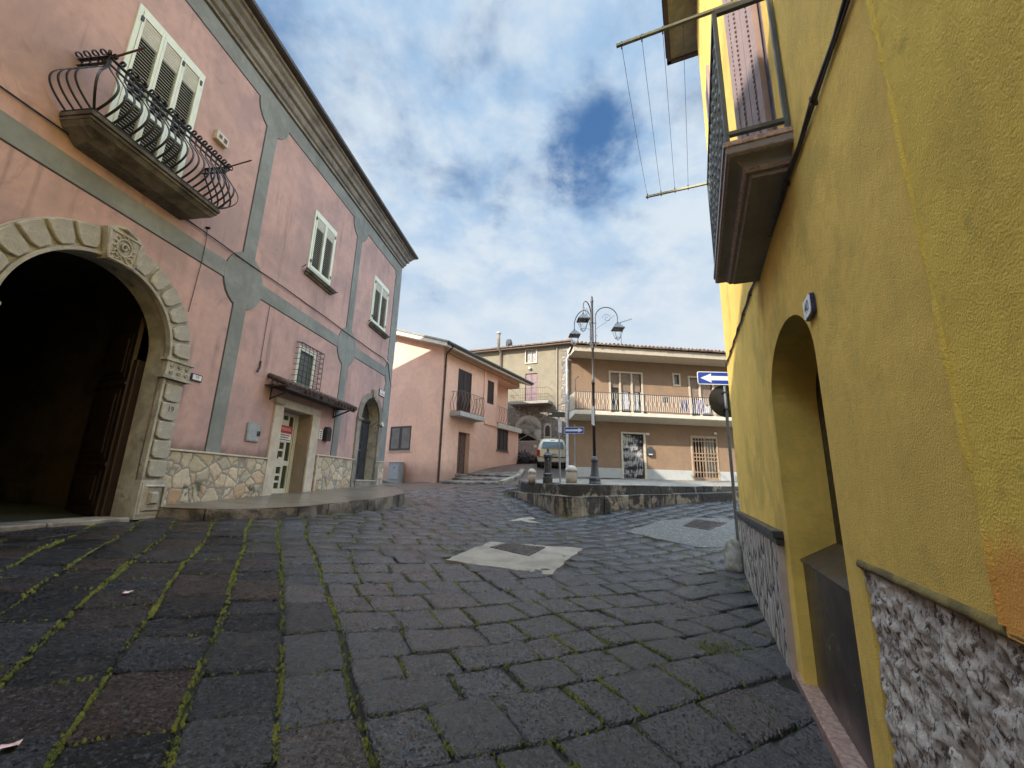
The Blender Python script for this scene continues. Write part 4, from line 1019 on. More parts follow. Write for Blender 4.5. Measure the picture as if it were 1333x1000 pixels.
def baluster(s_, o_, ns, no):   # (ns,no): outward direction in plan
    mb = MB(); wv = L.D*(-no) + L.N*ns if abs(ns) > .1 else L.D
    P = []
    for i in range(25):
        t_ = i/24; b_ = bulge(t_); P.append(L(s_+ns*b_, o_+no*b_, ZB+(ZT-ZB)*t_))
    for i in range(1, 12):
        th = i*.55; r_ = .058*(1-i/16); P.append(L(s_+ns*(.058-r_*math.cos(th)), o_+no*(.058-r_*math.cos(th)), ZT+.01+r_*math.sin(th)))
    mb.strap(P, wv, .030, .011); return mb.build('baluster', M_iron, RL)
for k in range(20): baluster(4.13+2.14*k/19, RAILO, 0, 1)
for k in range(4): baluster(4.11, .06+.40*k/3, -1, 0); baluster(6.29, .06+.40*k/3, 1, 0)
baluster(4.11, RAILO, -.7, .7); baluster(6.29, RAILO, .7, .7)
for s_, e in ((4.12, 0), (6.28, 0)):
    mb = MB(); mb.tube([L(s_, .36, 7.22), L(s_+.02, .98, 7.40)], .014, 6); mb.build('drying_rod', M_rust, RL)
# ================================================================== YELLOW HOUSE (right)
def ypatch(t, pos, co, cc):
    g_ = t.ramp(t.noise(co, 1.1, 5, .6), .50, .66, 0, .5); return t.mix(g_, cc, (0.44,0.31,0.06))
M_yel = stucco('mustard_stucco', (0.91,0.605,0.125), (0.80,0.53,0.11), 0.9, 150, 0.008, 1.0, coarse=0.9, streak=0.45, grime=0.20, extra=ypatch)
M_yel2 = stucco('lit_yellow_stucco', (0.92,0.635,0.10), (0.83,0.565,0.09), 1.0, 140, 0.009, 1.0, coarse=1.0, streak=0.3, grime=0.34,  # brighter yellow in the colour stands in for extra light on this wall
    extra=lambda t, pos, co, cc: t.mix(t.ramp(t.math('ADD', t.node('ShaderNodeSeparateXYZ', inp={0: pos}).outputs[2], t.math('MULTIPLY', t.noise(co, 3.5, 7, .7), .7)), 1.62, 1.80, .9, 0), cc, (0.85,0.36,0.07)))
YH = thing('yellow_house', Y(5.2, 0, 0), 'mustard yellow stucco house with arched doorway and balcony, close on the right', 'house')
ydoor = [(2.86, -.4), (4.47, -.4), (4.45, 2.50)] + arc(3.665, 2.33, .80, 12, 168, 14, .43) + [(2.875, 2.45)]
ydoor = [(2.86, -.4), (4.47, -.4)] + arc(3.665, 2.30, .80, 0, 180, 20, .45)
ybal = rect(3.0, 4.4, 3.72, 6.9)
mb = MB(); sheet(mb, Y, [(1.52,1.175),(2.595,1.175),(2.595,-.8),(9.06,-.8),(9.06,12.3),(1.52,12.3)], [ydoor, ybal], 0, [.34, .12]); mb.add([Y(2.595,0,-.8), Y(2.595,-.06,-.8), Y(2.595,-.06,1.175), Y(2.595,0,1.175)], [(0,1,2,3)])
mb.add([Y(9.06,0,-.8), Y(9.06,-8,-.8), Y(9.06,-8,12.3), Y(9.06,0,12.3)], [(0,1,2,3)])
mb.build('wall', M_yel, YH, recalc=False)
mb = MB()
ang = R(2.0)
def Y2(s_, o_=0., z_=0.): 
    u = 1.52 - s_; return Y(1.52 - u*math.cos(ang), o_ - u*math.sin(ang)*0.0 + .012, z_)
sheet(mb, Y2, [(-9,-.8),(.62,-.8),(.62,1.175),(1.53,1.175),(1.53,12.2),(-9,12.2)], [], 0); mb.add([Y2(1.53,0,1.175), Y2(1.53,-.02,1.175), Y2(1.53,-.02,12.2), Y2(1.53,0,12.2)], [(0,1,2,3)])
mb.build('adjoining_wall', M_yel2, YH, recalc=False)
mb = MB(); mb.tube([Y(1.535+.008*mn.noise(Vector((0, z_*3, 2))), .004+.010*mn.noise(Vector((0, z_*5, 7))), z_) for z_ in np.arange(1.2, 6, .06)], [.014+.012*abs(mn.noise(Vector((3, z_*9, 1)))) for z_ in np.arange(1.2, 6, .06)], 7)
mb.build('plaster_seam', M_yel2, YH, recalc=False)
# eaves and roof
mb = MB(); mb.box(Y, -9, 9.42, -1, .60, 12.12, 12.2); mb.box(Y, -9, 9.38, -1, .56, 12.2, 12.3); mb.box(Y, 9.06, 9.38, -8, -1, 12.13, 12.3)
mb.cur = 1; mb.box(Y, -9, 9.50, .60, .70, 12.07, 12.32); mb.box(Y, 9.42, 9.52, -8, .70, 12.07, 12.32)
mb.build('eaves', [plain('grey_soffit', (.23,.22,.19), .8), plain('brown_fascia', (.05,.03,.028), .5)], YH)
mb = MB(); mb.add([Y(-9,.72,12.33), Y(9.54,.72,12.33), Y(9.54,-8,12.33), Y(-9,-8,12.33), Y(-9,-4,13.6), Y(6,-4,13.6)], [(0,1,5,4),(1,2,5),(2,3,4,5)])
mb.build('roof', M_tile, YH, recalc=False)
# doorway: inner door, granite step, metal box
mb = MB(); mb.box(Y, 2.7, 4.6, -.40, -.34, -.3, 2.8); YD = mb.build('door', plain('very_dark_door', (.016,.012,.010), .5), YH)
mb = MB(); M_gran = stucco('pink_granite', (0.50,0.32,0.25), (0.22,0.14,0.115), 28, 200, .001, .2, rough=.35, streak=0, grime=.15)
mb.box(Y, 2.60, 4.74, -.34, .035, -.22, .03); mb.build('door_step', M_gran, YH, bevel=.008)
# rough stone block set in the wall (real relief)
def relief(F, name, s0, s1, z0, z1, o0, step, amp, fr, m, parent, pit=0.0, cut=None, zlow=None):
    ns, nz = int((s1-s0)/step), int((z1-z0)/step); vs = []
    for j in range(nz+1):
        for i in range(ns+1):
            s_, z_ = s0+(s1-s0)*i/ns, z0+(z1-z0)*j/nz
            h = amp*(mn.fractal(Vector((s_*fr, z_*fr, 1.7)), .75, 2.1, 6)*.6 + .5*mn.noise(Vector((s_*fr*.25, z_*fr*.25, 4))))
            c = mn.noise(Vector((s_*fr*1.6, z_*fr*.9, 8)))
            if pit and c > .18: h -= pit*(c-.18)*2.2
            if cut: h += cut(s_, z_)
            e = min(1, i/2, (ns-i)/2, j/2, (nz-j)/2); h = h*e - (1-e)*.02
            vs.append(F(s_, o0+h, z_))
    mb = MB(); mb.add(vs, [(j*(ns+1)+i, j*(ns+1)+i+1, (j+1)*(ns+1)+i+1, (j+1)*(ns+1)+i) for j in range(nz) for i in range(ns)], True)
    return mb.build(name, m, parent, recalc=False)
def rough_stone(name, a, b_, c):
    m, t, b, co = base_mat(name)
    cc = t.mix(t.ramp(t.noise(co, 5, 8, .7, .8), .38, .62), a, b_)
    vn = t.noise(t.mapping(co, (1, 1, .55)), 34, 7, .75, .35)
    cc = t.mix(t.ramp(vn, .50, .60), cc, c)
    t.l.new(cc, b.inputs['Base Color']); b.inputs['Roughness'].default_value = .8
    set_bump(t, b, t.math('MULTIPLY', vn, -1.0), .9, .02); return m
M_rough = rough_stone('pitted_travertine', (0.68,0.60,0.52), (0.46,0.40,0.345), (0.10,0.07,0.052))
def cuts(s_, z_):
    h = 0
    d = abs(s_ - (2.06 - (z_-.6)*.05 + .02*mn.noise(Vector((z_*4, 0, 0)))))
    if d < .035: h -= .028*(1-d/.035)
    dx, dz = (s_-1.90)/.10, (z_-.66)/.16; d = math.hypot(dx+.25*mn.noise(Vector((s_*14, z_*14, 0))), dz)
    if d < 1: h -= .06*(1-d*d)
    d = abs(z_ - (.18 + .05*math.sin(s_*3)))
    if d < .02 and s_ < 2.05: h -= .015
    return h
relief(Y, 'rough_stone_block', .6, 2.61, -.6, 1.19, -.006, .0072, .024, 17, M_rough, YH, .030, cuts)
mb = MB(); vs = []
for i in range(60):
    s_ = .55 + 2.09*i/59; a_n = .008*mn.noise(Vector((s_*6, 1, 0)))
    for o_, z_ in ((0, 1.205), (.006, 1.200), (.013+a_n*.6, 1.185+a_n), (.010, 1.172+a_n), (-.03, 1.166)): vs.append(Y(s_, o_, z_))
mb.add(vs, [(i*5+k, i*5+k+1, i*5+5+k+1, i*5+5+k) for i in range(59) for k in range(4)], True); mb.build('plaster_edge', stucco('grimy_plaster_edge', (.30,.22,.06), (.12,.09,.035), 5, 90, .006, .9, streak=0, grime=.5), YH, recalc=False)
# light veneer dado beyond the door, with its dark cap
M_ven = rubble('pale_split_stone', 5.5, [(0.52,0.46,0.39),(0.44,0.39,0.34),(0.58,0.53,0.46)], (0.045,0.038,0.034), .055, .035, stretch=(1,1,.42), moss=.2, mossz=(.2,.5), wob=.45)
mb = MB(); mb.box(Y, 4.86, 9.0, 0, .05, -.5, 1.06); mb.cur = 1; mb.box(Y, 4.72, 4.86, 0, .045, -.3, 1.06)
mb.build('stone_dado', [M_ven, plain('smooth_pinkish_stone', (.42,.34,.29), .7, dirt=.4)], YH)
mb = MB(); mb.box(Y, 4.66, 9.06, 0, .085, 1.10, 1.165); mb.box(Y, 4.68, 9.04, 0, .06, 1.04, 1.10); mb.build('dado_cap', plain('black_stone_cap', (.03,.028,.03), .4, dirt=.3), YH, bevel=.008)
# balcony
mb = MB()
mb.box(Y, 2.66, 4.60, 0, .385, 3.66, 3.70)
mb.cur = 1
pr = [(.372,3.66),(.372,3.615),(.355,3.60),(.345,3.598)] + [(.345-.075*math.sin(R(a)), 3.598-.05*(1-math.cos(R(a)))) for a in range(15, 91, 15)] + [(.262,3.545),(.258,3.528),(.228,3.524),(.224,3.505),(.0,3.50)]
vs = []
for o_, z_ in pr:
    e = .372-o_ if o_ > .01 else .15
    vs += [Y(2.67+e, 0, z_), Y(2.67+e, o_, z_), Y(4.59-e, o_, z_), Y(4.59-e, 0, z_)]
mb.add(vs, [(4*i+k, 4*i+k+1, 4*i+4+k+1, 4*i+4+k) for i in range(len(pr)-1) for k in range(3)])
mb.add([Y(2.67,0,3.66), Y(2.67,.372,3.66), Y(4.59,.372,3.66), Y(4.59,0,3.66)], [(0,1,2,3)])
YB = mb.build('balcony_slab', [M_gran, stucco('taupe_moulding', (.25,.235,.21), (.19,.18,.16), 1.5, 30, .003, .3, streak=.3, grime=.2)], YH, bevel=.005)
M_grail = plain('grey_green_rail', (.075,.082,.078), .4, metal=.3, dirt=.4)
mb = MB(); ro = .355
for s_, o_ in ((2.69, ro), (2.69, .02), (4.57, ro), (4.57, .02)): mb.box(Y, s_-.014, s_+.014, o_-.014, o_+.014, 3.70, 4.80)
for a, b in (((2.69, .02), (2.69, ro)), ((2.69, ro), (4.57, ro)), ((4.57, ro), (4.57, .02))):
    for z_, h_ in ((3.77, .03), (4.80, .045)): mb.strap([Y(a[0], a[1], z_), Y(b[0], b[1], z_)], (0,0,1), h_, .03)
YR = mb.build('railing', M_grail, YB, bevel=.002)
for k in range(14):
    s_ = 2.80 + k*.126; mb = MB()
    mb.box(Y, s_-.007, s_+.007, ro-.007, ro+.007, 3.78, 4.79)
    for z_ in (4.0, 4.22, 4.44, 4.62): mb.lathe(Y(s_, ro, z_), [(.006,-.045),(.012,-.02),(.016,0),(.012,.02),(.006,.045)], 6)
    mb.build('baluster', M_grail, YR)
M_mauve = plain('mauve_brown_shutter', (.27,.185,.165), .5, var=.1, dirt=.2)
YS = None
for a, b in ((3.02, 3.69), (3.71, 4.38)):
    mb = MB(); zt, zb_ = 6.85, 3.72
    mb.box(Y, a, a+.09, -.05, .0, zb_, zt); mb.box(Y, b-.09, b, -.05, .0, zb_, zt); mb.box(Y, a+.09, b-.09, -.05, .0, zt-.1, zt); mb.box(Y, a+.09, b-.09, -.05, .0, zb_, zb_+.14); mb.box(Y, a+.09, b-.09, -.05, .0, 5.1, 5.22)
    z = zb_+.16
    while z < zt-.12:
        if not 5.06 < z < 5.24:
            P = [Y(x, o, zz_) for x in (a+.09, b-.09) for o, zz_ in ((-.045, z+.03), (-.008, z-.012), (-.008, z-.002), (-.045, z+.04))]
            mb.add(P, [(0,1,2,3),(7,6,5,4),(0,4,5,1),(1,5,6,2),(2,6,7,3),(3,7,4,0)])
        z += .055
    mb.build('shutter', M_mauve, YH)
# leaf folded open against the wall at the far side
mb = MB(); hv = Y(3.02, .02, 0); 
def YL(s_, o_, z_): 
    a = R(16); return Y(3.03 + s_*math.cos(a), .02 + s_*math.sin(a) + 0, 0) + (Y.N*math.cos(a) - Y.D*math.sin(a))*o_ + Vector((0, 0, z_))
mb.box(YL, 0, .46, 0, .034, 3.74, 6.85)
for x in (.0, .105, .19, .30, .385): mb.box(YL, x, x+.072, .034, .042, 3.76, 6.83)
for x in (.083, .278, .368):
    for k in range(62): mb.box(YL, x, x+.012, .034, .048, 3.80+k*.049, 3.825+k*.049)
mb.build('open_shutter', M_mauve, YH)
mb = MB(); mb.box(Y, 3.0, 4.4, -.125, -.10, 3.7, 6.9); mb.build('window_recess', M_dark, YH)
# upper shutter further along
mb = MB(); mb.box(Y, 7.0, 7.1, 0, .05, 7.0, 9.0); mb.box(Y, 7.55, 7.65, 0, .05, 7.0, 9.0); mb.box(Y, 7.1, 7.55, 0, .04, 7.0, 7.1); mb.box(Y, 7.1, 7.55, 0, .04, 8.9, 9.0)
for k in range(34): mb.box(Y, 7.1, 7.55, .005, .045, 7.12+k*.053, 7.14+k*.053)
mb.build('upper_shutter', M_mauve, YH)
# drying rods with washing lines
M_alur = plain('yellowed_metal_rod', (.30,.28,.17), .45, metal=.3)
DRY = thing('clothes_airer', Y(3.7, .6, 4.82), 'washing line frame of two yellowish rods sticking out from the yellow house balcony', 'clothes airer')
mb = MB(); mb.strap([Y(2.70, .20, 4.845), Y(2.70, 1.04, 4.845)], (0,0,1), .022, .022); mb.strap([Y(4.60, .33, 4.83), Y(4.60, 1.02, 4.83)], (0,0,1), .022, .022); build_each(mb, 'rod', M_alur, DRY)
for k, o_ in enumerate((.56, .70, .85, 1.0)):
    mb = MB(); P = []
    for i in range(13):
        t_ = i/12; P.append(Y(2.70+1.90*t_, o_, 4.825 - .055*4*t_*(1-t_)))
    mb.tube(P, .0022, 4); mb.build('washing_line', plain('line_wire', (.16,.16,.16), .5), DRY)
    mb = MB()
    for s_ in (2.70, 4.60): mb.tube([Y(s_, o_, 4.87), Y(s_, o_, 4.80)], .006, 5)
    build_each(mb, 'hook', M_iron, DRY)
# cable on the yellow wall
mb = MB()
cab = [(1.5+.35*k, 3.40+.47*((1.5+.35*k-1.7)/6.95)) for k in range(21)] + [(8.66, 3.88), (9.08, 3.91)]
mb.tube([Y(s_, .018+.008*math.sin(s_*9), z_+.006*math.sin(s_*5)) for s_, z_ in cab], .011, 6)
mb.tube([Y(s_, .014, z_-.022+.004*math.sin(s_*7)) for s_, z_ in cab], .006, 5)
for s_, z_ in cab[::2]: mb.box(Y, s_-.008, s_+.008, 0, .032, z_-.03, z_+.018)
mb.build('facade_cable', plain('dark_brown_cable', (.05,.03,.025), .5), label='dark brown cable clipped to the yellow wall, passing under the balcony', cat='cable')
# number plate 40
mb = MB(); 
def rp(w_, h_, r_, n=5):
    P = []
    for cx, cz, a0 in ((w_-r_, h_-r_, 0), (-w_+r_, h_-r_, 90), (-w_+r_, -h_+r_, 180), (w_-r_, -h_+r_, 270)): P += arc(cx, cz, r_, a0, a0+90, n)
    return P
c40 = (2.79, 2.553)
mb.prism(Y, [(c40[0]+a, c40[1]+b) for a, b in rp(.085, .062, .022)], .004, .026); mb.cur = 1
mb.prism(Y, [(c40[0]+a, c40[1]+b) for a, b in rp(.078, .055, .02)], .026, .030); mb.cur = 2
put_text(mb, Y, '40', .095, c40[0], .0312, c40[1], -1)
mb.build('house_number_plate', [M_navy, M_enam, M_line], label='white enamel 40 house number plate above the yellow arched doorway', cat='number plate')
# metal box in the doorway
M_bron = plain('dark_bronze_sheet', (.065,.05,.045), .34, metal=.6, var=.12, vs=1.2, bump=.02, bs=3, bd=.004)
MBX = thing('metal_cabinet', Y(3.65, -.2, .03), 'dark bronze sheet metal cabinet filling the foot of the yellow doorway', 'cabinet')
mb = MB(); P = [Y(a, o, z) for a in (2.87, 4.455) for o, z in ((-.085, .032), (-.33, .032), (-.33, 1.10), (-.085, .965))]
mb.add(P, [(0,1,2,3),(7,6,5,4),(0,4,5,1),(1,5,6,2),(2,6,7,3),(3,7,4,0)]); mb.build('body', M_bron, MBX, bevel=.006)
mb = MB(); P = [Y(a, o, z) for a in (2.865, 4.462) for o, z in ((-.070, .95), (-.070, .966), (-.335, 1.112), (-.335, 1.10))]
mb.add(P, [(0,1,2,3),(7,6,5,4),(0,4,5,1),(1,5,6,2),(2,6,7,3),(3,7,4,0)]); mb.build('sloping_lid', M_bron, MBX)
# guard stone at the corner
gz0 = gh(3.92, 7.80)-.05; mb = MB(); mb.lathe((3.93, 7.86, gz0), [(.15,0),(.16,.12),(.15,.28),(.135,.42),(.10,.52),(.05,.57),(.01,.58)], 14)
o = mb.build('guard_stone', stucco('white_guard_stone', (.46,.43,.37), (.16,.15,.10), 3.5, 30, .02, .9, streak=0, grime=.6), label='short rounded guard stone at the far corner of the yellow house', cat='guard stone')
# one way sign on its pole
pb = gh(4.325, 8.45); SP = thing('one_way_sign', (4.325, 8.45, pb), 'grey pole with blue left-pointing arrow sign and a round sign seen from behind', 'road sign')
mb = MB(); mb.tube([(4.325, 8.45, pb-.1), (4.325, 8.45, 3.80)], .03, 12); mb.build('pole', plain('galvanised_dark_grey', (.14,.145,.15), .45, metal=.5), SP)
M_blue = plain('blue_sign_face', (.012,.045,.28), .35, var=.05); M_sw = plain('white_sign_face', (.62,.64,.66), .4, var=.04)
vx = Vector((1.0, -.02, 0)); vn_ = Vector((-.02, -1, 0))
def SG(s_, o_, z_): return Vector((4.325, 8.45, 0)) + vx*s_ + vn_*o_ + Vector((0,0,z_))
zc = 3.735
mb = MB(); mb.prism(SG, [(a-.02, zc+b) for a, b in rp(.53, .135, .035)], .035, .042); mb.cur = 1
mb.prism(SG, [(a-.02, zc+b) for a, b in rp(.515, .12, .03)], .042, .0435); mb.cur = 0
mb.prism(SG, [(-.49, zc), (-.27, zc+.095), (-.275, zc+.045), (.44, zc+.045), (.44, zc-.045), (-.275, zc-.045), (-.27, zc-.095)], .0435, .046)
mb.build('arrow_plate', [M_sw, M_blue], SP)
mb = MB(); mb.prism(SG, arc(0.02, 3.28, .335, 0, 360, 32)[:-1], -.045, -.035); mb.build('round_plate', plain('black_plate_back', (.022,.023,.026), .5), SP)
mb = MB()
for z_ in (3.68, 3.80, 3.45, 3.10): mb.box(SG, -.06, .06, -.036, .036, z_-.012, z_+.012)
build_each(mb, 'clamp', M_castiron, SP)
# ================================================================== SMALL PINK HOUSE
M_sal = stucco('salmon_plaster', (0.80,0.51,0.375), (0.70,0.44,0.34), 0.7, 60, .003, .3, streak=.22, damp=(1.75, 2.75, (.33,.215,.17)), grime=.08)
M_sal2 = M_sal
PH = thing('pink_house', K(17, 0, 1.4), 'small salmon pink two-storey house with iron balcony and sloping gutter', 'house')
def k2(s_): return K2s + s_
kd = rect(18.0, 19.05, 1.98, 4.13)
kb = rect(17.69, 18.97, 5.05, 7.44)
kw2 = rect(20.62, 21.36, 6.10, 7.48)
klog = rect(21.75, 24.6, 5.08, 7.80)
kw3 = rect(21.92, 23.27, 3.50, 4.79)
mb = MB(); sheet(mb, K, [(16.38,.9),(24.6,2.0),(24.6,5.08),(24.6,7.80),(24.6,8.32),(16.38,8.32)], [kd, kb, kw2, [(21.75,5.08),(24.595,5.08),(24.595,7.80),(21.75,7.80)], kw3], 0, [.30,.10,.10,.01,.10])
# loggia recess
lo = -.86
mb.add([K(21.75,lo,5.08), K(24.6,lo,5.08), K(24.6,lo,7.8), K(21.75,lo,7.8)], [(0,1,2,3)]); mb.add([K(21.75,0,5.08), K(21.75,lo,5.08), K(21.75,lo,7.8), K(21.75,0,7.8)], [(0,1,2,3)])
mb.add([K(21.75,0,7.8), K(24.6,0,7.8), K(24.6,lo,7.8), K(21.75,lo,7.8)], [(0,1,2,3)]); mb.add([K(21.75,0,5.08), K(24.6,0,5.08), K(24.6,lo,5.08), K(21.75,lo,5.08)], [(0,1,2,3)])
mb.add([K(24.6,0,2), K(24.6,-8,2), K(24.6,-8,5.08), K(24.6,0,5.08)], [(0,1,2,3)]); mb.add([K(24.6,lo,5.08), K(24.6,-8,5.08), K(24.6,-8,8.3), K(24.6,lo,8.3)], [(0,1,2,3)]); mb.add([K(24.6,0,7.8), K(24.6,lo,7.8), K(24.6,lo,8.3), K(24.6,0,8.3)], [(0,1,2,3)])
# gable side facing the plaza (K2): s from corner
def P2(u, o=0., z=0.): return K(16.38-o, -u, z)
kwin = rect(1.74, 3.16, 3.04, 4.28); katt = rect(3.30, 3.95, 8.52, 9.15)
sheet(mb, P2, [(0,.9),(11,.9),(11,8.4),(5.0,10.0),(0,8.36)], [kwin, katt], 0, [.10,.12])
mb.build('wall', M_sal, PH, recalc=False)
# pilaster strip, attic ledge
mb = MB(); mb.box(K, 20.2, 20.42, 0, .05, 5.08, 8.30); mb.box(K, 20.38, 24.62, 0, .06, 4.84, 5.02); mb.cur = 1; mb.box(K, 21.75, 24.75, -.0, .16, 4.80, 5.09)
mb.build('wall_ledge', [M_sal, plain('pale_slab_edge', (.52,.49,.42), .8, dirt=.3)], PH, bevel=.004)
# roof: slab with overhang, white verge, dark gutter
M_verge = plain('whitish_verge', (.60,.56,.46), .8, var=.08)
OV = .68
def rz_(u): return 8.36 + (10.0-8.36)*u/5.0
mb = MB()
vsr = []
for s_ in (15.72, 25.05):
    vsr += [K(s_, OV, rz_(-OV)+.02), K(s_, -5.0, rz_(5.0)+.02), K(s_, -11.5, 8.2), K(s_, -11.5, 8.0), K(s_, -5.0, rz_(5.0)-.18), K(s_, OV, rz_(-OV)-.16)]
mb.add(vsr, [(0,1,2,3,4,5),(6,11,10,9,8,7)] + [(i, (i+1)%6, 6+(i+1)%6, 6+i) for i in range(6)])
RK = mb.build('roof', M_verge, PH)
mb = MB(); vsr = []
for s_ in (15.68, 25.08): vsr += [K(s_, OV+.03, rz_(-OV)+.03), K(s_, -5.0, rz_(5.0)+.03), K(s_, -5.0, rz_(5.0)+.12), K(s_, OV+.03, rz_(-OV)+.12)]
mb.add(vsr, [(0,1,2,3),(4,7,6,5)] + [(i, (i+1)%4, 4+(i+1)%4, 4+i) for i in range(4)]); mb.build('roof_covering', plain('grey_roof_sheet', (.27,.25,.22), .8, dirt=.3), RK)
M_dgut = plain('dark_green_black_gutter', (.022,.026,.026), .45)
mb = MB(); pts_ = [K(15.7, OV+.07, rz_(-OV)+.02), K(25.1, OV+.07, rz_(-OV)+.02)]; mb.tube(pts_, .085, 10); mb.box(K, 15.7, 25.1, OV+.0, OV+.12, rz_(-OV)-.06, rz_(-OV)+.06)
mb.build('gutter', M_dgut, RK)
mb = MB(); g_ = rz_(-OV); mb.tube([K(16.05, OV+.05, g_-.02), K(16.15, OV, g_-.12), K(16.42, .12, 7.86), K(16.50, .07, 7.6), K(16.50, .07, 4.0), K(16.50, .07, 1.5)], .045, 8)
for z_ in (7.2, 5.5, 3.3): mb.lathe(K(16.5, .07, z_), [(.058,0),(.058,.05)], 8)
mb.build('downpipe', plain('dark_red_brown_pipe', (.055,.025,.022), .5), PH)
M_brsh = plain('dark_brown_shutter', (.028,.018,.016), .55, var=.2)
def panelled(F, s0, s1, z0, z1, o, n, parent, m, name='shutter', fr=.06, louv=True):
    mb = MB(); mb.box(F, s0, s1, o-.02, o, z0, z1); w_ = (s1-s0)/n
    for k in range(n):
        a, b = s0+k*w_, s0+(k+1)*w_
        mb.box(F, a+.01, a+fr, o, o+.03, z0, z1); mb.box(F, b-fr, b-.01, o, o+.03, z0, z1); mb.box(F, a+fr, b-fr, o, o+.03, z0, z0+fr*1.4); mb.box(F, a+fr, b-fr, o, o+.03, z1-fr, z1)
        if louv:
            z = z0+fr*1.4+.04
            while z < z1-fr-.03: mb.box(F, a+fr, b-fr, o+.004, o+.022, z, z+.03); z += .07
    return mb.build(name, m, parent)
panelled(K, 17.69, 18.97, 5.05, 7.44, -.06, 2, PH, M_brsh)
panelled(K, 20.62, 21.36, 6.10, 7.48, -.06, 1, PH, M_brsh)
panelled(K, 21.92, 23.27, 3.50, 4.79, -.07, 3, PH, M_brsh)
f_ = panelled(P2, 1.74, 3.16, 3.04, 4.28, -.03, 2, PH, M_brsh, 'window_frame', .08, False)
mb = MB(); mb.box(P2, 1.84, 2.36, -.02, -.012, 3.16, 4.19); mb.box(P2, 2.54, 3.06, -.02, -.012, 3.16, 4.19); mb.build('pane', plain('greyish_shutter_pane', (.12,.105,.10), .4, var=.25, vs=3), f_)
mb = MB(); mb.box(P2, 1.70, 3.2, 0, .04, 3.0, 3.04); mb.build('window_sill', M_marble, f_)
f_ = panelled(P2, 3.30, 3.95, 8.52, 9.15, -.08, 1, PH, plain('blue_grey_frame', (.35,.40,.45), .4), 'window_frame', .05, False)
mb = MB(); mb.box(K, 21.85, 23.35, 0, .05, 3.45, 3.50); mb.build('window_sill', M_slab, PH)
mb = MB(); mb.box(K, 18.02, 19.03, -.30, -.26, 2.05, 4.12); mb.box(K, 18.05, 18.5, -.26, -.24, 2.15, 4.05); mb.box(K, 18.54, 19.0, -.26, -.24, 2.15, 4.05); D3 = mb.build('door', plain('weathered_brown_door', (.12,.075,.06), .7, var=.25), PH)
mb = MB(); mb.box(K, 17.9, 19.15, -.3, .10, 1.86, 2.0); mb.build('door_step', M_steptop, PH, bevel=.01)
# its balcony
mb = MB(); mb.box(K, 17.15, 19.42, 0, .66, 4.80, 5.03); KB = mb.build('balcony_slab', plain('pale_grey_slab', (.40,.39,.36), .8, dirt=.4), PH, bevel=.01)
def belly_rail(F, s0, s1, depth, z0, h, parent, m, n, nside, amp=.10, wave=True, r=.011):
    mb = MB()
    for z_ in (z0+.04, z0+h):
        mb.tube([F(s0, 0, z_), F(s0, depth, z_), F(s1, depth, z_), F(s1, 0, z_)], r*1.3, 5)
    rl = mb.build('railing', m, parent)
    def bar(s_, o_, ns, no, k):
        P = []; 
        for i in range(11):
            t_ = i/10; b_ = amp*math.sin(math.pi*min(1, t_*1.25))**1.0*(1 if t_ < .8 else 0); w__ = (.045*math.sin(t_*math.pi*2)*(1 if k % 2 else -1)) if wave else 0
            P.append(F(s_+ns*b_+(w__ if no else 0), o_+no*b_+(w__ if ns else 0), z0+.04+(h-.04)*t_))
        mb = MB(); mb.tube(P, r, 4, False); mb.build('baluster', m, rl)
    for k in range(n): bar(s0+(s1-s0)*k/(n-1), depth, 0, 1, k)
    for k in range(nside): bar(s0, .06+(depth-.1)*k/nside, -1, 0, k); bar(s1, .06+(depth-.1)*k/nside, 1, 0, k)
    return rl
M_brail = plain('rusty_beige_rail', (.20,.14,.105), .6, metal=.2)
belly_rail(K, 17.22, 19.36, .60, 5.03, 1.05, KB, M_brail, 17, 5)
belly_rail(K, 21.8, 24.7, .10, 5.09, 1.0, PH, M_brail, 20, 0, .10)
mb = MB(); P = [K(16.45, .05, 8.0), K(17.5, .04, 7.93), K(19, .04, 7.95), K(20.3, .06, 7.93), K(21.7, .04, 7.95), K(24.5, .04, 7.9)]; mb.tube(P, .012, 4)
mb.build('facade_cable', M_slab, label='thin cable under the eaves of the small pink house', cat='cable')
# utility cabinet
def U2(u, o=0., z=0.): return P2(u, o, z)
bz = gh(*P2(2.35, .3, 0)[:2]); UC = thing('utility_cabinet', P2(2.35, .25, bz), 'grey street utility cabinet standing against the small pink house', 'utility cabinet')
mb = MB(); mb.box(U2, 1.97, 2.72, .06, .36, bz-.1, 2.42); mb.build('body', plain('grey_blue_cabinet', (.24,.26,.28), .4, var=.1, dirt=.2), UC, bevel=.012)
mb = MB(); mb.box(U2, 2.02, 2.67, .36, .375, bz+.12, 2.36); mb.cur = 1; mb.box(U2, 2.28, 2.36, .375, .38, 2.15, 2.22); mb.build('door', [plain('grey_blue_door', (.27,.30,.33), .4, var=.1), M_line], UC, bevel=.006)
mb = MB(); mb.box(U2, 1.95, 2.74, .04, .38, 2.42, 2.45); mb.build('lid', plain('grey_blue_cabinet', (.24,.26,.28), .4), UC)

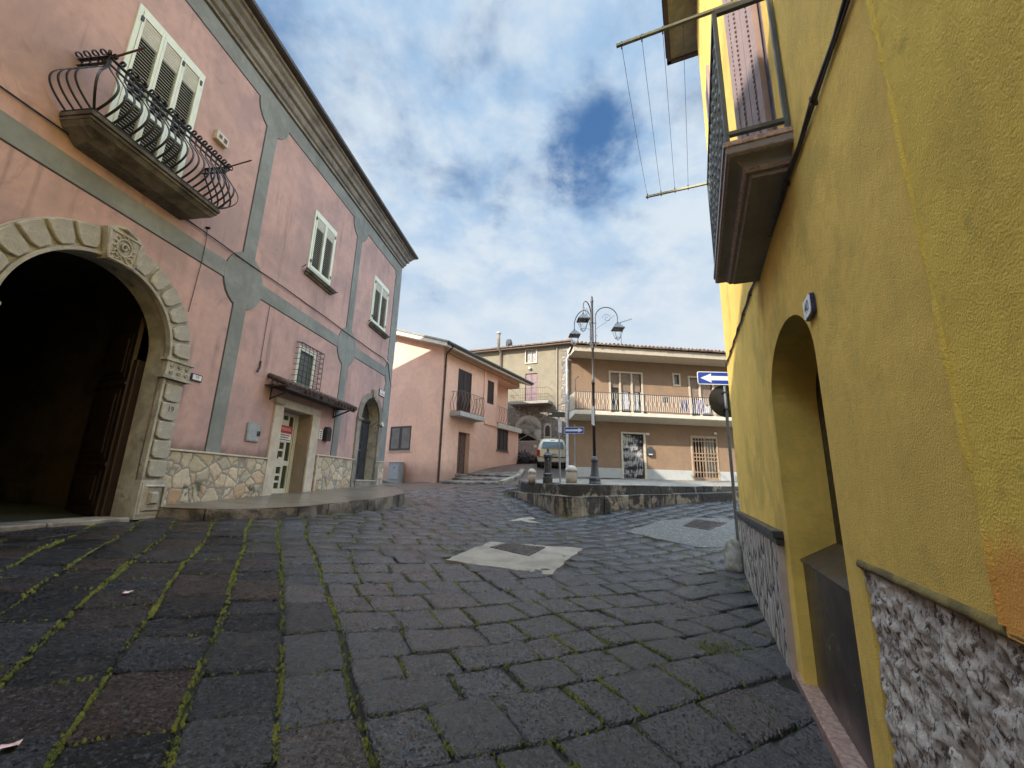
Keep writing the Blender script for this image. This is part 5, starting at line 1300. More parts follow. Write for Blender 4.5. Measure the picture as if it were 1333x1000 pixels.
# ================================================================== BROWN HOUSE
def bx_extra(t, pos, co, cc):
    return cc
M_brn = stucco('brown_plaster', (0.285,0.185,0.115), (0.245,0.16,0.105), 0.8, 60, .003, .3, streak=.12, grime=.10)
BH = thing('brown_house', B(9, 0, 1.8), 'two-storey brown house with a long white balcony across its front', 'house')
bd, bg_ = rect(7.40, 8.42, 1.95, 4.02), rect(10.84, 12.06, 1.92, 3.98)
bw1, bsw, bw2 = rect(6.87, 8.47, 4.95, 7.0), rect(10.13, 10.40, 6.55, 7.05), rect(10.93, 12.1, 4.95, 6.95)
mb = MB(); sheet(mb, B, rect(4.66, 16.5, .9, 7.62), [bd, bg_, bw1, bsw, bw2], 0, [.18,.1,.14,.12,.14])
c0, c1 = B(4.66, 0, 0), Vector((4.9, 28.5, 0))
mb.add([(c0.x,c0.y,.9), (c1.x,c1.y,.9), (c1.x,c1.y,7.62), (c0.x,c0.y,7.62)], [(0,1,2,3)])
mb.add([B(16.5,0,.9), B(16.5,-9,.9), B(16.5,-9,7.62), B(16.5,0,7.62)], [(0,1,2,3)])
mb.build('wall', M_brn, BH, recalc=False)
M_wbase = plain('whitewashed_base', (.42,.42,.40), .75, var=.12, vs=3, dirt=.25)
mb = MB(); mb.box(B, 5.2, 7.34, 0, .03, 1.2, 2.40); mb.box(B, 8.52, 10.76, 0, .03, 1.2, 2.40); mb.box(B, 12.14, 16.4, 0, .03, 1.2, 2.40)
for s_ in (5.7, 6.4, 7.0, 9.3, 10.0, 12.9): mb.box(B, s_, s_+.008, .03, .033, 1.6, 2.39)
build_each(mb, 'white_base', M_wbase, BH)
# roof with soffit and tile edge
mb = MB(); P = [(1.10, 7.62), (1.10, 7.92), (0, 8.05), (-.2, 8.05), (-.2, 7.62)]
vs = [B(4.80, o, z) for o, z in P] + [B(17, o, z) for o, z in P]; mb.add(vs, [tuple(range(5)), tuple(range(5,10))[::-1]] + [(i, (i+1)%5, 5+(i+1)%5, 5+i) for i in range(5)])
mb.build('eaves', plain('beige_eaves', (.47,.39,.30), .8, var=.08), BH, bevel=.01)
mb = MB(); mb.add([B(4.7,1.22,7.97), B(17,1.22,7.97), B(17,-5,9.15), B(6.05,-5,9.15), B(6.9,-9,8.2), B(17,-9,8.2), B(4.7,1.22,7.93), B(17,1.22,7.93), B(6.05,-5,7.62), B(6.9,-9,7.62), B(4.72,0,7.62)], [(0,1,2,3),(3,2,5,4),(0,1,7,6),(0,3,8,10,6),(3,4,9,8)])
BR = mb.build('roof', M_tile, BH, recalc=False)
mb = MB()
for k in range(64): s_ = 4.75+k*.192; mb.tube([B(s_, 1.26+random.uniform(-.03,.03), 7.99), B(s_, .9, 8.06)], .06+random.uniform(-.01,.012), 6)
mb.build('eave_tiles', M_tile, BR)
# balcony
mb = MB(); pr = [(0,4.55),(1.02,4.66),(1.10,4.68),(1.10,4.85),(0,4.90)]
vs = [B(4.80, o, z) for o, z in pr] + [B(16.5, o, z) for o, z in pr]; mb.add(vs, [tuple(range(5)), tuple(range(5,10))[::-1]] + [(i, (i+1)%5, 5+(i+1)%5, 5+i) for i in range(5)])
M_bslab = plain('cream_balcony_slab', (.58,.52,.42), .8, var=.1, dirt=.3)
BSL = mb.build('balcony_slab', M_bslab, BH, bevel=.015)
mb = MB()
for z_, r_ in ((5.72, .02), (4.93, .014)): mb.tube([B(4.84, 0, z_), B(4.84, 1.07, z_), B(16.4, 1.07, z_)], r_, 5)
BRL = mb.build('railing', plain('dark_top_rail', (.05,.04,.035), .5), BSL)
mb = MB()
for s_ in (6.55, 8.1, 10.42, 13.0): mb.box(B, s_-.015, s_+.015, 1.06, 1.09, 4.72, 5.72); mb.box(B, s_-.08, s_+.08, 1.06, 1.13, 4.86, 4.90)
build_each(mb, 'rail_post', M_iron, BRL)
M_wr = plain('whitish_wavy_bar', (.60,.55,.47), .6)
mb0 = MB(); cnt = 0
s_ = 4.96
while s_ < 14.3 and cnt < 92:
    mb = MB(); sg = 1 if cnt % 2 else -1
    mb.tube([B(s_, 1.07, 4.93), B(s_, 1.07, 5.12), B(s_+sg*.035, 1.07, 5.3), B(s_, 1.07, 5.46), B(s_, 1.07, 5.70)], .011, 4, False)
    mb.build('baluster', M_wr, BRL); cnt += 1; s_ += .102
for k in range(8):
    mb = MB(); o_ = .08+.125*k; mb.tube([B(4.84, o_, 4.93), B(4.84, o_, 5.70)], .011, 4, False); mb.build('baluster', M_wr, BRL)
mb = MB(); mb.tube([B(4.86, 1.07, 5.7), B(4.86, 1.07, 6.28), B(5.02, 1.07, 6.42)], .022, 6); mb.build('rail_hook', M_iron, BRL)
# windows of the brown house
M_bfr = plain('beige_window_frame', (.50,.42,.31), .6, var=.06)
def bwindow(s0, s1, z0, z1, cols, sh=.42, fr=.09, rest=True):
    mb = MB(); mb.box(B, s0, s1, -.02, .03, z1-fr, z1); mb.box(B, s0, s0+fr, -.02, .03, z0, z1-fr)
    mb.box(B, s1-fr, s1, -.02, .03, z0, z1-fr)
    for c in cols[1:-1]: mb.box(B, c-.04, c+.04, -.08, .028, z0, z1-fr)
    f = mb.build('window_frame', M_bfr, BH, bevel=.004)
    mb = MB()
    for a, b in zip(cols[:-1], cols[1:]):
        zr = z1-fr-(z1-z0)*sh*(0.8 if a == cols[0] else 1)
        for k in range(int((z1-fr-zr)/.06)): mb.box(B, a+.04, b-.04, -.09, -.062+.008*(k % 2), z1-fr-.06*(k+1), z1-fr-.06*k-.01)
    mb.build('roller_shutter', plain('brown_roller_shutter', (.24,.17,.125), .6), f)
    mb = MB(); mb.box(B, s0+fr, s1-fr, -.135, -.125, z0, z1-fr); mb.build('pane', plain('dark_room', (.03,.025,.025), .3), f)
    mb = MB(); 
    for a, b in list(zip(cols[:-1], cols[1:]))[(1 if len(cols) > 3 else 0):]:
        n = 12; vs = []
        for i in range(n+1):
            s_ = a+.06+(b-a-.2)*i/n; o_ = -.105+.012*math.sin(i*2.4)
            vs += [B(s_, o_, z0+.32), B(s_, o_, z1-fr-(z1-z0)*sh)]
        mb.add(vs, [(2*i, 2*i+2, 2*i+3, 2*i+1) for i in range(n)], True)
    mb.build('curtain', plain('white_lace_curtain', (.38,.38,.42), .9, var=.25, vs=12), f)
    return f
bwindow(6.80, 8.52, 4.90, 7.07, [6.89, 7.36, 7.95, 8.43])
bwindow(10.86, 12.2, 4.90, 7.04, [10.95, 11.45, 12.1], .62)
mb = MB(); mb.box(B, 10.06, 10.47, -.01, .03, 7.05, 7.13); mb.box(B, 10.06, 10.47, -.01, .03, 6.48, 6.56); mb.box(B, 10.06, 10.14, -.01, .03, 6.56, 7.05); mb.box(B, 10.39, 10.47, -.01, .03, 6.56, 7.05); f_ = mb.build('window_frame', M_bfr, BH)
mb = MB(); mb.box(B, 10.12, 10.42, -.09, -.08, 6.54, 7.08); mb.build('pane', glass_mat('grey_pane', (.06,.06,.055), .25), f_)
# door with strip curtain
mb = MB(); mb.box(B, 7.31, 7.40, -.02, .045, 1.9, 4.10); mb.box(B, 8.42, 8.52, -.02, .045, 1.9, 4.10); mb.box(B, 7.40, 8.42, -.02, .045, 4.02, 4.10); mb.box(B, 7.26, 8.6, 0, .07, 1.88, 1.95)
FD = mb.build('door_frame', plain('pale_marble_frame', (.52,.47,.38), .5, dirt=.15), BH, bevel=.004)
def curtain_mat():
    m, t, b, co = base_mat('patterned_strip_curtain')
    mp = t.mapping(co, (9, 9, 1.3)); f = t.noise(mp, 2.6, 5, .7)
    band = t.noise(t.mapping(co, (1.2, 1.2, 3.2)), 1.0, 2, .5)
    k = t.ramp(t.math('ADD', f, t.math('MULTIPLY', t.math('SUBTRACT', band, .5), 1.0)), .46, .56)
    t.l.new(t.mix(k, (.03,.03,.04), (.48,.47,.46)), b.inputs['Base Color']); b.inputs['Roughness'].default_value = .8; return m
mb = MB(); n = 96; vs = []
for i in range(n+1):
    s_ = 7.42+.99*i/n; o_ = -.08+.016*math.sin(i*1.1)+.01*math.sin(i*.37); vs += [B(s_, o_, 1.97), B(s_, o_*1.05, 3.0), B(s_, -.08, 3.98)]
mb.add(vs, [(3*i+k, 3*i+3+k, 3*i+4+k, 3*i+1+k) for i in range(n) for k in range(2)], True); mb.build('strip_curtain', curtain_mat(), FD, recalc=False)
mb = MB(); mb.box(B, 7.38, 8.44, -.2, -.18, 1.9, 4.05); mb.build('door_recess', M_dark, FD)
mb = MB(); mb.box(B, 8.55, 8.72, .0, .03, 4.0, 4.10); mb.build('house_number_plate', M_enam, label='tiny white number plate right of the strip-curtained door', cat='number plate')
mb = MB(); mb.prism(B, [(8.58,3.02),(8.84,3.02),(8.84,3.36),(8.78,3.44),(8.64,3.44),(8.58,3.36)], 0, .12); mb.cur = 1; mb.box(B, 8.60, 8.80, .12, .128, 3.06, 3.11)
mb.build('letterbox', [plain('dark_grey_letterbox', (.05,.055,.06), .4), M_enam], bevel=.01, label='dark grey letterbox on the brown wall beside the strip curtain', cat='letterbox')
# grille door
mb = MB(); mb.box(B, 10.76, 10.84, -.02, .04, 1.92, 4.06); mb.box(B, 12.06, 12.12, -.02, .04, 1.92, 4.06); mb.box(B, 10.84, 12.06, -.02, .04, 3.98, 4.06); mb.box(B, 10.7, 12.2, 0, .08, 1.86, 1.92)
GD = mb.build('door_frame', plain('tan_door_frame', (.40,.30,.20), .6), BH, bevel=.004)
mb = MB(); gs = [10.88+.148*k for k in range(9)]
for k, s_ in enumerate(gs): mb.box(B, s_-.017, s_+.017, -.01, .02, 1.95, 3.97)
for z_, h_ in ((1.95,.16),(2.32,.05),(2.85,.05),(3.02,.05),(3.2,.05),(3.78,.05),(3.93,.05)): mb.box(B, 10.86, 12.05, -.005, .025, z_, z_+h_)
mb.box(B, 11.43, 11.50, -.01, .032, 1.95, 3.97)
mb.build('door_grille', plain('tan_iron_grille', (.30,.205,.13), .55), GD)
mb = MB(); mb.box(B, 10.84, 11.45, -.095, -.085, 1.92, 3.98); mb.cur = 1; mb.box(B, 11.45, 12.06, -.095, -.085, 1.92, 3.98); mb.build('glazing', [M_dark, glass_mat('pale_green_glass', (.12,.14,.12), .2)], GD)
mb = MB(); mb.box(B, 12.0, 12.12, 0, .06, 4.16, 4.26); mb.build('outdoor_lamp', M_enam, label='small white lamp above the tan grille door', cat='lamp')
# laundry on the balcony rail
for s0, s1, z0, z1, c, lab in ((9.02,9.32,5.40,5.68,(.035,.03,.035),'small dark cloth hanging on the brown house balcony rail'),
                              (9.86,10.28,5.02,5.58,(.07,.06,.09),'dark blue striped garment hanging inside the balcony rail'),
                              (10.55,11.0,4.96,5.62,(.13,.11,.15),'grey striped towel hanging below the right balcony window')):
    mb = MB(); n = 14; vs = []
    for i in range(n+1):
        s_ = s0+(s1-s0)*i/n
        for j in range(5): z_ = z1-(z1-z0)*j/4*(1-.08*abs(math.sin(i*1.7))); vs.append(B(s_, 1.0-.03*math.sin(i*1.3)-.01*j, z_))
    mb.add(vs, [(i*5+j, i*5+j+1, (i+1)*5+j+1, (i+1)*5+j) for i in range(n) for j in range(4)], True)
    m, t, b, co = base_mat('hanging_cloth'); 
    wv = t.node('ShaderNodeTexWave', inp={'Scale': 9.0, 'Distortion': 1.5}); t.l.new(co, wv.inputs['Vector']); t.l.new(t.mix(t.ramp(wv.outputs['Fac'], .55, .75), c, tuple(min(1, x*4.5) for x in c)), b.inputs['Base Color']); b.inputs['Roughness'].default_value = .9
    mb.build('hanging_laundry', m, label=lab, cat='laundry', recalc=False)
# white downpipe at the left corner
mb = MB(); mb.tube([B(4.95, .95, 7.9), B(4.80, .3, 7.7), B(4.72, .08, 7.5), B(4.72, .08, 1.6)], .06, 10)
for z_ in (6.9, 5.4, 3.9): mb.lathe(B(4.72, .08, z_), [(.075,0),(.075,.06)], 10)
mb.build('downpipe', plain('white_painted_pipe', (.58,.60,.64), .4), BH)
mb = MB(); mb.box(B, 12.80, 13.1, -1.2, -.9, 7.9, 8.62); mb.box(B, 12.76, 13.14, -1.24, -.86, 8.62, 8.68); mb.build('chimney', plain('brick_chimney', (.30,.14,.10), .8, var=.25), BR)
# TV aerial
ab = B(8.65, -3.0, 8.7); TV = thing('tv_aerial', ab, 'thin television aerial on the brown house roof', 'aerial')
mb = MB(); mb.tube([ab, ab+Vector((0,0,2.2))], .016, 5); mb.build('mast', M_iron, TV)
mb = MB(); top = ab+Vector((0,0,2.15)); mb.tube([top-B.D*.35-Vector((0,0,.1)), top+B.D*.7+Vector((0,0,.28))], .012, 4)
for k in range(8): p = top-B.D*.3+B.D*.13*k+Vector((0,0,-.08+.05*k)); mb.tube([p-B.N*.16, p+B.N*.16], .007, 4)
mb.build('antenna_boom', M_iron, TV)
for (s_, h_, l_) in ((7.9, 0.0, ''),): pass

# ================================================================== OLD TALL HOUSE BEHIND
M_och = stucco('ochre_old_plaster', (0.27,0.225,0.15), (0.22,0.185,0.13), 0.7, 50, .004, .4, streak=.25, grime=.15)
M_osto = rubble('grey_brown_masonry', 3.6, [(.24,.20,.16),(.34,.29,.23),(.19,.16,.13),(.29,.23,.18)], (.15,.13,.11), .06, .03, moss=.4)
HH = thing('old_house', H(12, 0, 3), 'tall ochre old house with stone ground floor and balcony, behind the parked car', 'house')
hw, hd = rect(10.62, 11.48, 10.85, 11.85), rect(10.5, 11.5, 7.75, 9.95)
harch = [(10.38, 4.75), (12.0, 4.75)] + [(11.95, 6.0)] + arc(11.17, 5.75, .80, 25, 180, 12, .72); harch = [(12.0,4.75),(10.38,4.75)][::-1] + arc(11.19, 5.65, .81, 0, 180, 14, .78)
mb = MB(); sheet(mb, H, rect(8.0, 21, 7.45, 12.0), [hw, hd], 0, [.16,.16])
mb.add([H(8.0,0,2), H(8.0,-8,2), H(8.0,-8,12), H(8.0,0,12)], [(0,1,2,3)])
mb.add([H(21,0,2), H(21,-8,2), H(21,-8,12), H(21,0,12)], [(0,1,2,3)])
mb.build('upper_wall', M_och, HH, recalc=False)
mb = MB(); sheet(mb, H, rect(8.0, 21, 1.5, 7.45), [harch], 0, [.35]); mb.box(H, 8.0, 8.62, 0, .03, 7.45, 11.9); mb.build('stone_wall', M_osto, HH, recalc=False)
mb = MB(); mb.prism(H, [(10.30,4.75),(10.38,4.75)] + arc(11.19, 5.65, .81, 0, 180, 14, .78) + [(12.0,4.75),(12.15,4.75)] + arc(11.19, 5.65, 1.05, 180, 0, 14, 1.02) + [(10.14,5.6),(10.14,4.75)], 0, .07)
mb.build('arch_surround', plain('worn_pale_stone', (.42,.37,.30), .8, dirt=.5), HH, bevel=.01)
mb = MB(); mb.box(H, 10.3, 12.1, -.34, -.3, 4.7, 6.6); mb.build('door_recess', M_dark, HH)
mb = MB()
for k in range(11): mb.box(H, 10.42+.155*k, 10.45+.155*k, -.1, -.07, 4.75, 6.42)
for z_ in (5.0, 5.4, 5.8, 6.1): mb.box(H, 10.38, 12.0, -.1, -.075, z_, z_+.03)
mb.build('window_grille', M_iron, HH)
mb = MB(); mb.prism(H, [(9.36,4.96),(9.94,4.96),(9.94,5.75)] + arc(9.65, 5.72, .29, 0, 180, 10, .32)[1:-1] + [(9.36,5.75)], 0, .05); NI = mb.build('niche_frame', plain('worn_pale_stone', (.42,.37,.30), .8), HH)
mb = MB(); mb.prism(H, [(9.47,5.06),(9.83,5.06),(9.83,5.65)] + arc(9.65, 5.62, .18, 0, 180, 10, .25)[1:-1] + [(9.47,5.65)], .05, .056); mb.build('niche_pane', plain('dark_niche', (.05,.035,.03), .4), NI)
mb = MB(); mb.box(H, 10.1, 13.5, 0, .9, 2.2, 4.66); mb.build('low_garden_wall', plain('pinkish_render', (.27,.20,.165), .85, var=.25, vs=8, dirt=.3), HH, bevel=.03)
mb = MB(); mb.box(H, 12.0, 13.5, .0, .93, 3.9, 4.70); mb.build('rendered_coping', plain('grey_render', (.30,.27,.24), .9, dirt=.3), HH)
mb = MB(); mb.box(H, 9.35, 12.45, 0, .85, 7.40, 7.62); HB = mb.build('balcony_slab', plain('stained_slab', (.30,.27,.23), .8, dirt=.7), HH, bevel=.02)
mb = MB()
for z_ in (8.6, 7.66, 8.1): mb.tube([H(9.4,0,z_), H(9.4,.8,z_), H(12.4,.8,z_), H(12.4,0,z_)], .014, 5)
hr = mb.build('railing', M_rust, HB)
for k in range(22): mb = MB(); mb.tube([H(9.4+3.0*k/21, .8, 7.62), H(9.4+3.0*k/21, .8, 8.6)], .009, 4, False); mb.build('baluster', M_rust, hr)
mb = MB(); mb.box(H, 10.95, 11.5, -.12, -.08, 7.7, 9.95); mb.box(H, 10.5, 11.0, -.12, -.08, 7.7, 9.95)
for a in (10.56, 11.06): 
    for z0, z1 in ((7.8,8.3),(8.4,9.1),(9.2,9.85)): mb.box(H, a, a+.38, -.08, -.06, z0, z1)
mb.build('door', plain('faded_mauve_door', (.20,.12,.12), .6, var=.2), HH)
mb = MB(); mb.box(H, 10.55, 10.62, 0, .05, 10.8, 11.9); mb.box(H, 11.48, 11.55, 0, .05, 10.8, 11.9); mb.box(H, 10.62, 11.48, 0, .05, 11.85, 11.9); mb.box(H, 10.55, 11.55, 0, .08, 10.74, 10.82); mb.box(H, 11.03, 11.07, -.1, -.04, 10.85, 11.85)
f_ = mb.build('window_frame', M_bfr, HH); mb = MB(); mb.box(H, 10.6, 11.5, -.15, -.12, 10.8, 11.9); mb.build('pane', plain('lace_behind_glass', (.30,.28,.25), .2, var=.4, vs=9), f_)
mb = MB(); mb.lathe(H(11.12, .12, 10.22), [(.02,0),(.10,.03),(.13,.11),(.10,.20),(.02,.23)], 12); mb.build('wall_lamp', M_enam, HH)
mb = MB(); mb.box(H, 7.7, 21.2, -.2, .45, 11.95, 12.08); HE = mb.build('eaves', plain('brown_eaves', (.13,.09,.07), .8), HH)
mb = MB(); mb.add([H(7.6,.55,12.08), H(21.3,.55,12.08), H(21.3,-4,13.2), H(7.6,-4,13.2), H(7.6,-8,12.1), H(21.3,-8,12.1)], [(0,1,2,3),(3,2,5,4)]); mb.add([H(7.6,.55,12.08), H(7.6,-4,13.2), H(7.6,-8,12.1)], [(0,1,2)]); mb.add([H(7.6,.55,12.08), H(21.3,.55,12.08), H(21.3,.55,12.18), H(7.6,.55,12.18)], [(0,1,2,3)])
mb.build('roof', M_tile, HH, recalc=False)
mb = MB(); mb.tube([H(8.94, .08, 11.9), H(8.94, .08, 7.0)], .05, 8); mb.tube([H(13.62, .07, 10.0), H(13.62, .07, 11.9), H(13.65, .5, 12.05), H(13.68, .5, 13.3)], .13, 10); build_each(mb, 'drain_pipe', plain('brown_grey_pipe', (.26,.20,.15), .5), HH)
mb = MB(); mb.lathe(H(13.68, .5, 13.25), [(.14,0),(.20,.06),(.20,.14),(.05,.28)], 10); mb.cur = 1; mb.box(H, 13.1, 13.52, -1.0, -.6, 12.2, 13.05); mb.box(H, 13.15, 13.47, -.95, -.65, 13.05, 13.2); mb.cur = 2; mb.box(H, 7.95, 8.35, -.9, -.5, 12.0, 12.65)
mb.build('chimney', [plain('grey_cowl', (.3,.3,.3), .5), M_black, plain('grey_brown_chimney', (.22,.17,.14), .85)], HH)
# wall closing the gap between the old house and the brown house, hillside behind left
# dark heap of creeper
mb = MB(); vs, fs = [], []
for _ in range(2600):
    u, v_ = random.random(), random.random(); c = Vector((.45+2.0*u, 27.6+1.2*v_-.4*u, 0)); c.z = gh(c.x, c.y) + (1.05*(1-u)**.7)*random.random()*(.7+.6*mn.noise(Vector((u*5, v_*3, 1))))
    d1 = Vector((random.gauss(0,1), random.gauss(0,1), random.gauss(0,1))).normalized()*.07; d2 = d1.orthogonal().normalized()*.05; b0 = len(vs)
    vs += [c-d1, c+d2, c+d1, c-d2]; fs.append((b0, b0+1, b0+2, b0+3))
mb.add(vs, fs); mb.build('creeper_heap', plain('dark_creeper_leaves', (.045,.03,.028), .8, var=.5, vs=3), recalc=False, label='low dark heap of dry creeper beside the ramp', cat='creeper', kind='stuff')

# ================================================================== STREET FURNITURE ON THE TERRACE
LX, LY = 2.79, 14.25; lz = ptop(LX, LY)-.01
LP = thing('street_lamp', (LX, LY, lz), 'tall dark street lamp with three hanging lanterns on curled arms', 'street lamp')
M_lamp = plain('dark_lamp_paint', (.06,.062,.066), .4, metal=.4, dirt=.2); M_lampl = plain('brown_black_lamp_shaft', (.045,.032,.032), .4, metal=.3)
mb = MB(); mb.lathe((LX, LY, lz), [(.205,0),(.205,.06),(.18,.10),(.19,.14),(.19,.22),(.15,.26),(.15,.28),(.135,.34),(.10,.72),(.125,.76),(.125,.82),(.085,.88),(.075,.92)], 8); mb.build('base', M_lamp, LP, bevel=.004)
mb = MB(); mb.lathe((LX, LY, lz), [(.055,.9),(.052,2.2),(.065,2.22),(.065,2.28),(.05,2.32),(.048,3.35),(.062,3.37),(.062,3.43),(.045,3.47),(.04,4.6),(.055,4.62),(.055,4.7),(.042,4.75),(.042,6.35),(.055,6.40),(.055,6.46),(.03,6.52),(.045,6.56),(.02,6.62),(.005,6.66)], 12); mb.build('shaft', M_lampl, LP)
def lantern(c, parent):
    x, y, z = c
    mb = MB(); mb.lathe((x, y, z), [(.02,0),(.06,-.03),(.10,-.05),(.19,-.13),(.285,-.22),(.285,-.25),(.24,-.26)], 4, False, True); mb.lathe((x, y, z), [(.012,.09),(.02,.04),(.03,0)], 8)
    ln = mb.build('lantern', M_lamp, parent)
    mb = MB()
    for k in range(4):
        a = math.pi/4+k*math.pi/2; a2 = a+math.pi/2
        t1 = Vector((x+.225*math.cos(a), y+.225*math.sin(a), z-.26)); b1 = Vector((x+.11*math.cos(a), y+.11*math.sin(a), z-.56)); b2 = Vector((x+.11*math.cos(a2), y+.11*math.sin(a2), z-.56))
        mb.tube([t1, b1], .009, 5); mb.tube([b1, b2], .009, 5); mb.tube([b1, Vector((x, y, z-.66))], .007, 4)
    mb.build('lantern_frame', M_lamp, ln)
    mb = MB(); mb.lathe((x, y, z), [(.21,-.262),(.10,-.555)], 4, False, True); gm = MATS.get('lantern_glass')
    if not gm:
        gm = bpy.data.materials.new('lantern_glass'); gm.use_nodes = True; b_ = gm.node_tree.nodes['Principled BSDF']; b_.inputs['Base Color'].default_value = (.85,.88,.9,1); b_.inputs['Roughness'].default_value = .1; b_.inputs['Transmission Weight'].default_value = 1.0; b_.inputs['IOR'].default_value = 1.02; b_.inputs['Alpha'].default_value = .35; MATS['lantern_glass'] = gm
    mb.build('lantern_glass', gm, ln)
for az_, dz, rr_ in ((90, 0.0, .90), (-33, .0, .95), (211, .0, .88)):
    a = R(az_); d = Vector((math.sin(a), math.cos(a), 0)); p0 = Vector((LX, LY, lz))
    mb = MB(); ax = .11; zb_, zt_ = 4.75+dz*.6, 5.82+dz; hr_ = (rr_-ax)/2
    P = [p0+d*ax+Vector((0,0,zb_)), p0+d*ax+Vector((0,0,zt_))]
    for k in range(1, 13):
        th = math.pi - math.pi*k/12; P.append(p0+d*(ax+hr_+hr_*math.cos(th))+Vector((0,0,zt_+hr_*1.0*math.sin(th))))
    lc = P[-1]+Vector((0,0,-.16)); P.append(lc)
    mb.tube(P, .02, 6)
    for z_ in (zb_+.12, zt_-.22): mb.tube([p0+Vector((0,0,z_)), p0+d*(ax+.04)+Vector((0,0,z_))], .016, 5)
    S_ = []
    for k in range(22):
        th = k*.42; q = .17*(1-k/26); S_.append(p0+d*(ax+hr_+.02-q*math.cos(th)*1.0)+Vector((0,0,zt_-.02+q*math.sin(th))))
    mb.tube(S_, .007, 4); mb.tube([p0+d*ax+Vector((0,0,zt_-.45)), p0+d*(ax+hr_)+Vector((0,0,zt_-.16)), p0+d*(rr_-.1)+Vector((0,0,zt_+.1))], .007, 4)
    mb.tube([p0+d*(ax+.02+.05*math.cos(k*.7))+Vector((0,0,zb_+.35+.05*math.sin(k*.7))) for k in range(8)], .006, 4)
    mb.build('arm', M_lamp, LP); lantern(lc+Vector((0,0,-.03)), LP)
# paper notice taped to the lamp shaft
mb = MB(); n = 6; vs = []
for i in range(n+1):
    th = R(-40+60*i/n); 
    for z_ in (3.62, 3.30, 2.96): vs.append((LX-.03+ .10*math.sin(th)+ .0, LY-.075*math.cos(th), z_+0.02*math.sin(i) + 1.60 - 1.0 + lz - 1.62))
mb.add(vs, [(i*3+k, i*3+3+k, i*3+4+k, i*3+1+k) for i in range(n) for k in range(2)], True)
mb.build('paper_notice', plain('weathered_white_paper', (.55,.56,.58), .8, var=.12, vs=14), label='white paper notice taped round the street lamp shaft', cat='notice')
# fountain
fx, fy = 1.27, 14.45; fz = ptop(fx, fy)-.01
FT = thing('drinking_fountain', (fx, fy, fz), 'black cast iron drinking fountain pillar on the terrace', 'drinking fountain')
mb = MB(); mb.lathe((fx, fy, fz), [(.165,0),(.165,.20),(.14,.22),(.14,.26),(.16,.28),(.16,.30),(.12,.34),(.115,.72),(.12,.78),(.15,.86),(.155,.92),(.13,.95),(.10,1.0),(.05,1.03)], 12, False); mb.build('body', M_castiron, FT, bevel=.004)
mb = MB(); mb.lathe((fx, fy, fz), [(.05,1.02),(.03,1.05),(.05,1.09),(.035,1.13),(.005,1.16)], 10); mb.build('finial', M_castiron, FT)
mb = MB(); mb.tube([(fx, fy-.11, fz+.80), (fx, fy-.19, fz+.80), (fx, fy-.20, fz+.75)], .016, 6); mb.build('spout', M_castiron, FT)
mb = MB(); mb.lathe((fx+.24, fy-.02, fz), [(.20,0),(.20,.03),(.17,.04),(.16,.02)], 12); mb.build('drain_basin', M_castiron, FT)
# bollards
M_bol = stucco('pale_worn_bollard', (.40,.34,.27), (.27,.23,.18), 3, 35, .01, .6, streak=.6, grime=.4)
for (x, y, rr_, hh, lab) in ((.76, 14.75, .135, .48, 'small pale stone bollard left of the iron fountain'), (2.08, 14.65, .205, .62, 'stout round-topped stone bollard between fountain and street lamp')):
    z = ptop(x, y)-.02; t = thing('bollard', (x, y, z), lab, 'bollard', 'stone bollards on the terrace'); mb = MB()
    mb.lathe((x, y, z), [(rr_*.95,0),(rr_*.93,hh*.3),(rr_*.9,hh*.66)], 18); mb.build('shaft', M_bol, t)
    mb = MB(); mb.lathe((x, y, z), [(rr_*.92,hh*.66),(rr_*1.02,hh*.70),(rr_*1.02,hh*.76),(rr_*.85,hh*.88),(rr_*.5,hh*.97),(rr_*.1,hh)], 18); mb.build('cap', stucco('pale_bollard_cap', (.52,.47,.40), (.40,.36,.30), 3, 35, .01, .5, streak=0, grime=.3), t)
# name sign on leaning grey pole
sx_, sy_ = 1.78, 15.3; sz_ = gh(1.78, 15.3); sz_ = ptop(sx_, sy_)-.05
SN = thing('street_sign', (sx_, sy_, sz_), 'grey pole with dark horizontal name board and narrow white plate', 'street sign')
mb = MB(); mb.tube([(sx_, sy_, sz_), (sx_-.06, sy_, 4.16)], .03, 8); mb.build('pole', plain('grey_post', (.22,.23,.24), .5, metal=.3), SN)
mb = MB(); yb = sy_-.05; mb.box(lambda a, b, c: Vector((sx_+a, yb-b, c)), -.46, .16, 0, .03, 3.93, 4.12); mb.cur = 1; mb.box(lambda a, b, c: Vector((sx_+a, yb-b, c)), -.43, -.31, .03, .033, 4.01, 4.07)
mb.build('name_board', [plain('dark_grey_green_board', (.035,.04,.04), .5), M_enam], SN, bevel=.004)
mb = MB(); q = frame(30, 0, 1)
def SQ(a, b, c): v = Vector((math.cos(R(62)), math.sin(R(62)), 0)); w2 = Vector((math.sin(R(62)), -math.cos(R(62)), 0)); return Vector((sx_-.03, sy_-.03, 0)) + v*a + w2*b + Vector((0,0,c))
mb.box(SQ, -.16, .16, .0, .02, 3.38, 3.86); mb.build('white_plate', plain('pale_pinkish_plate', (.42,.38,.40), .5), SN)
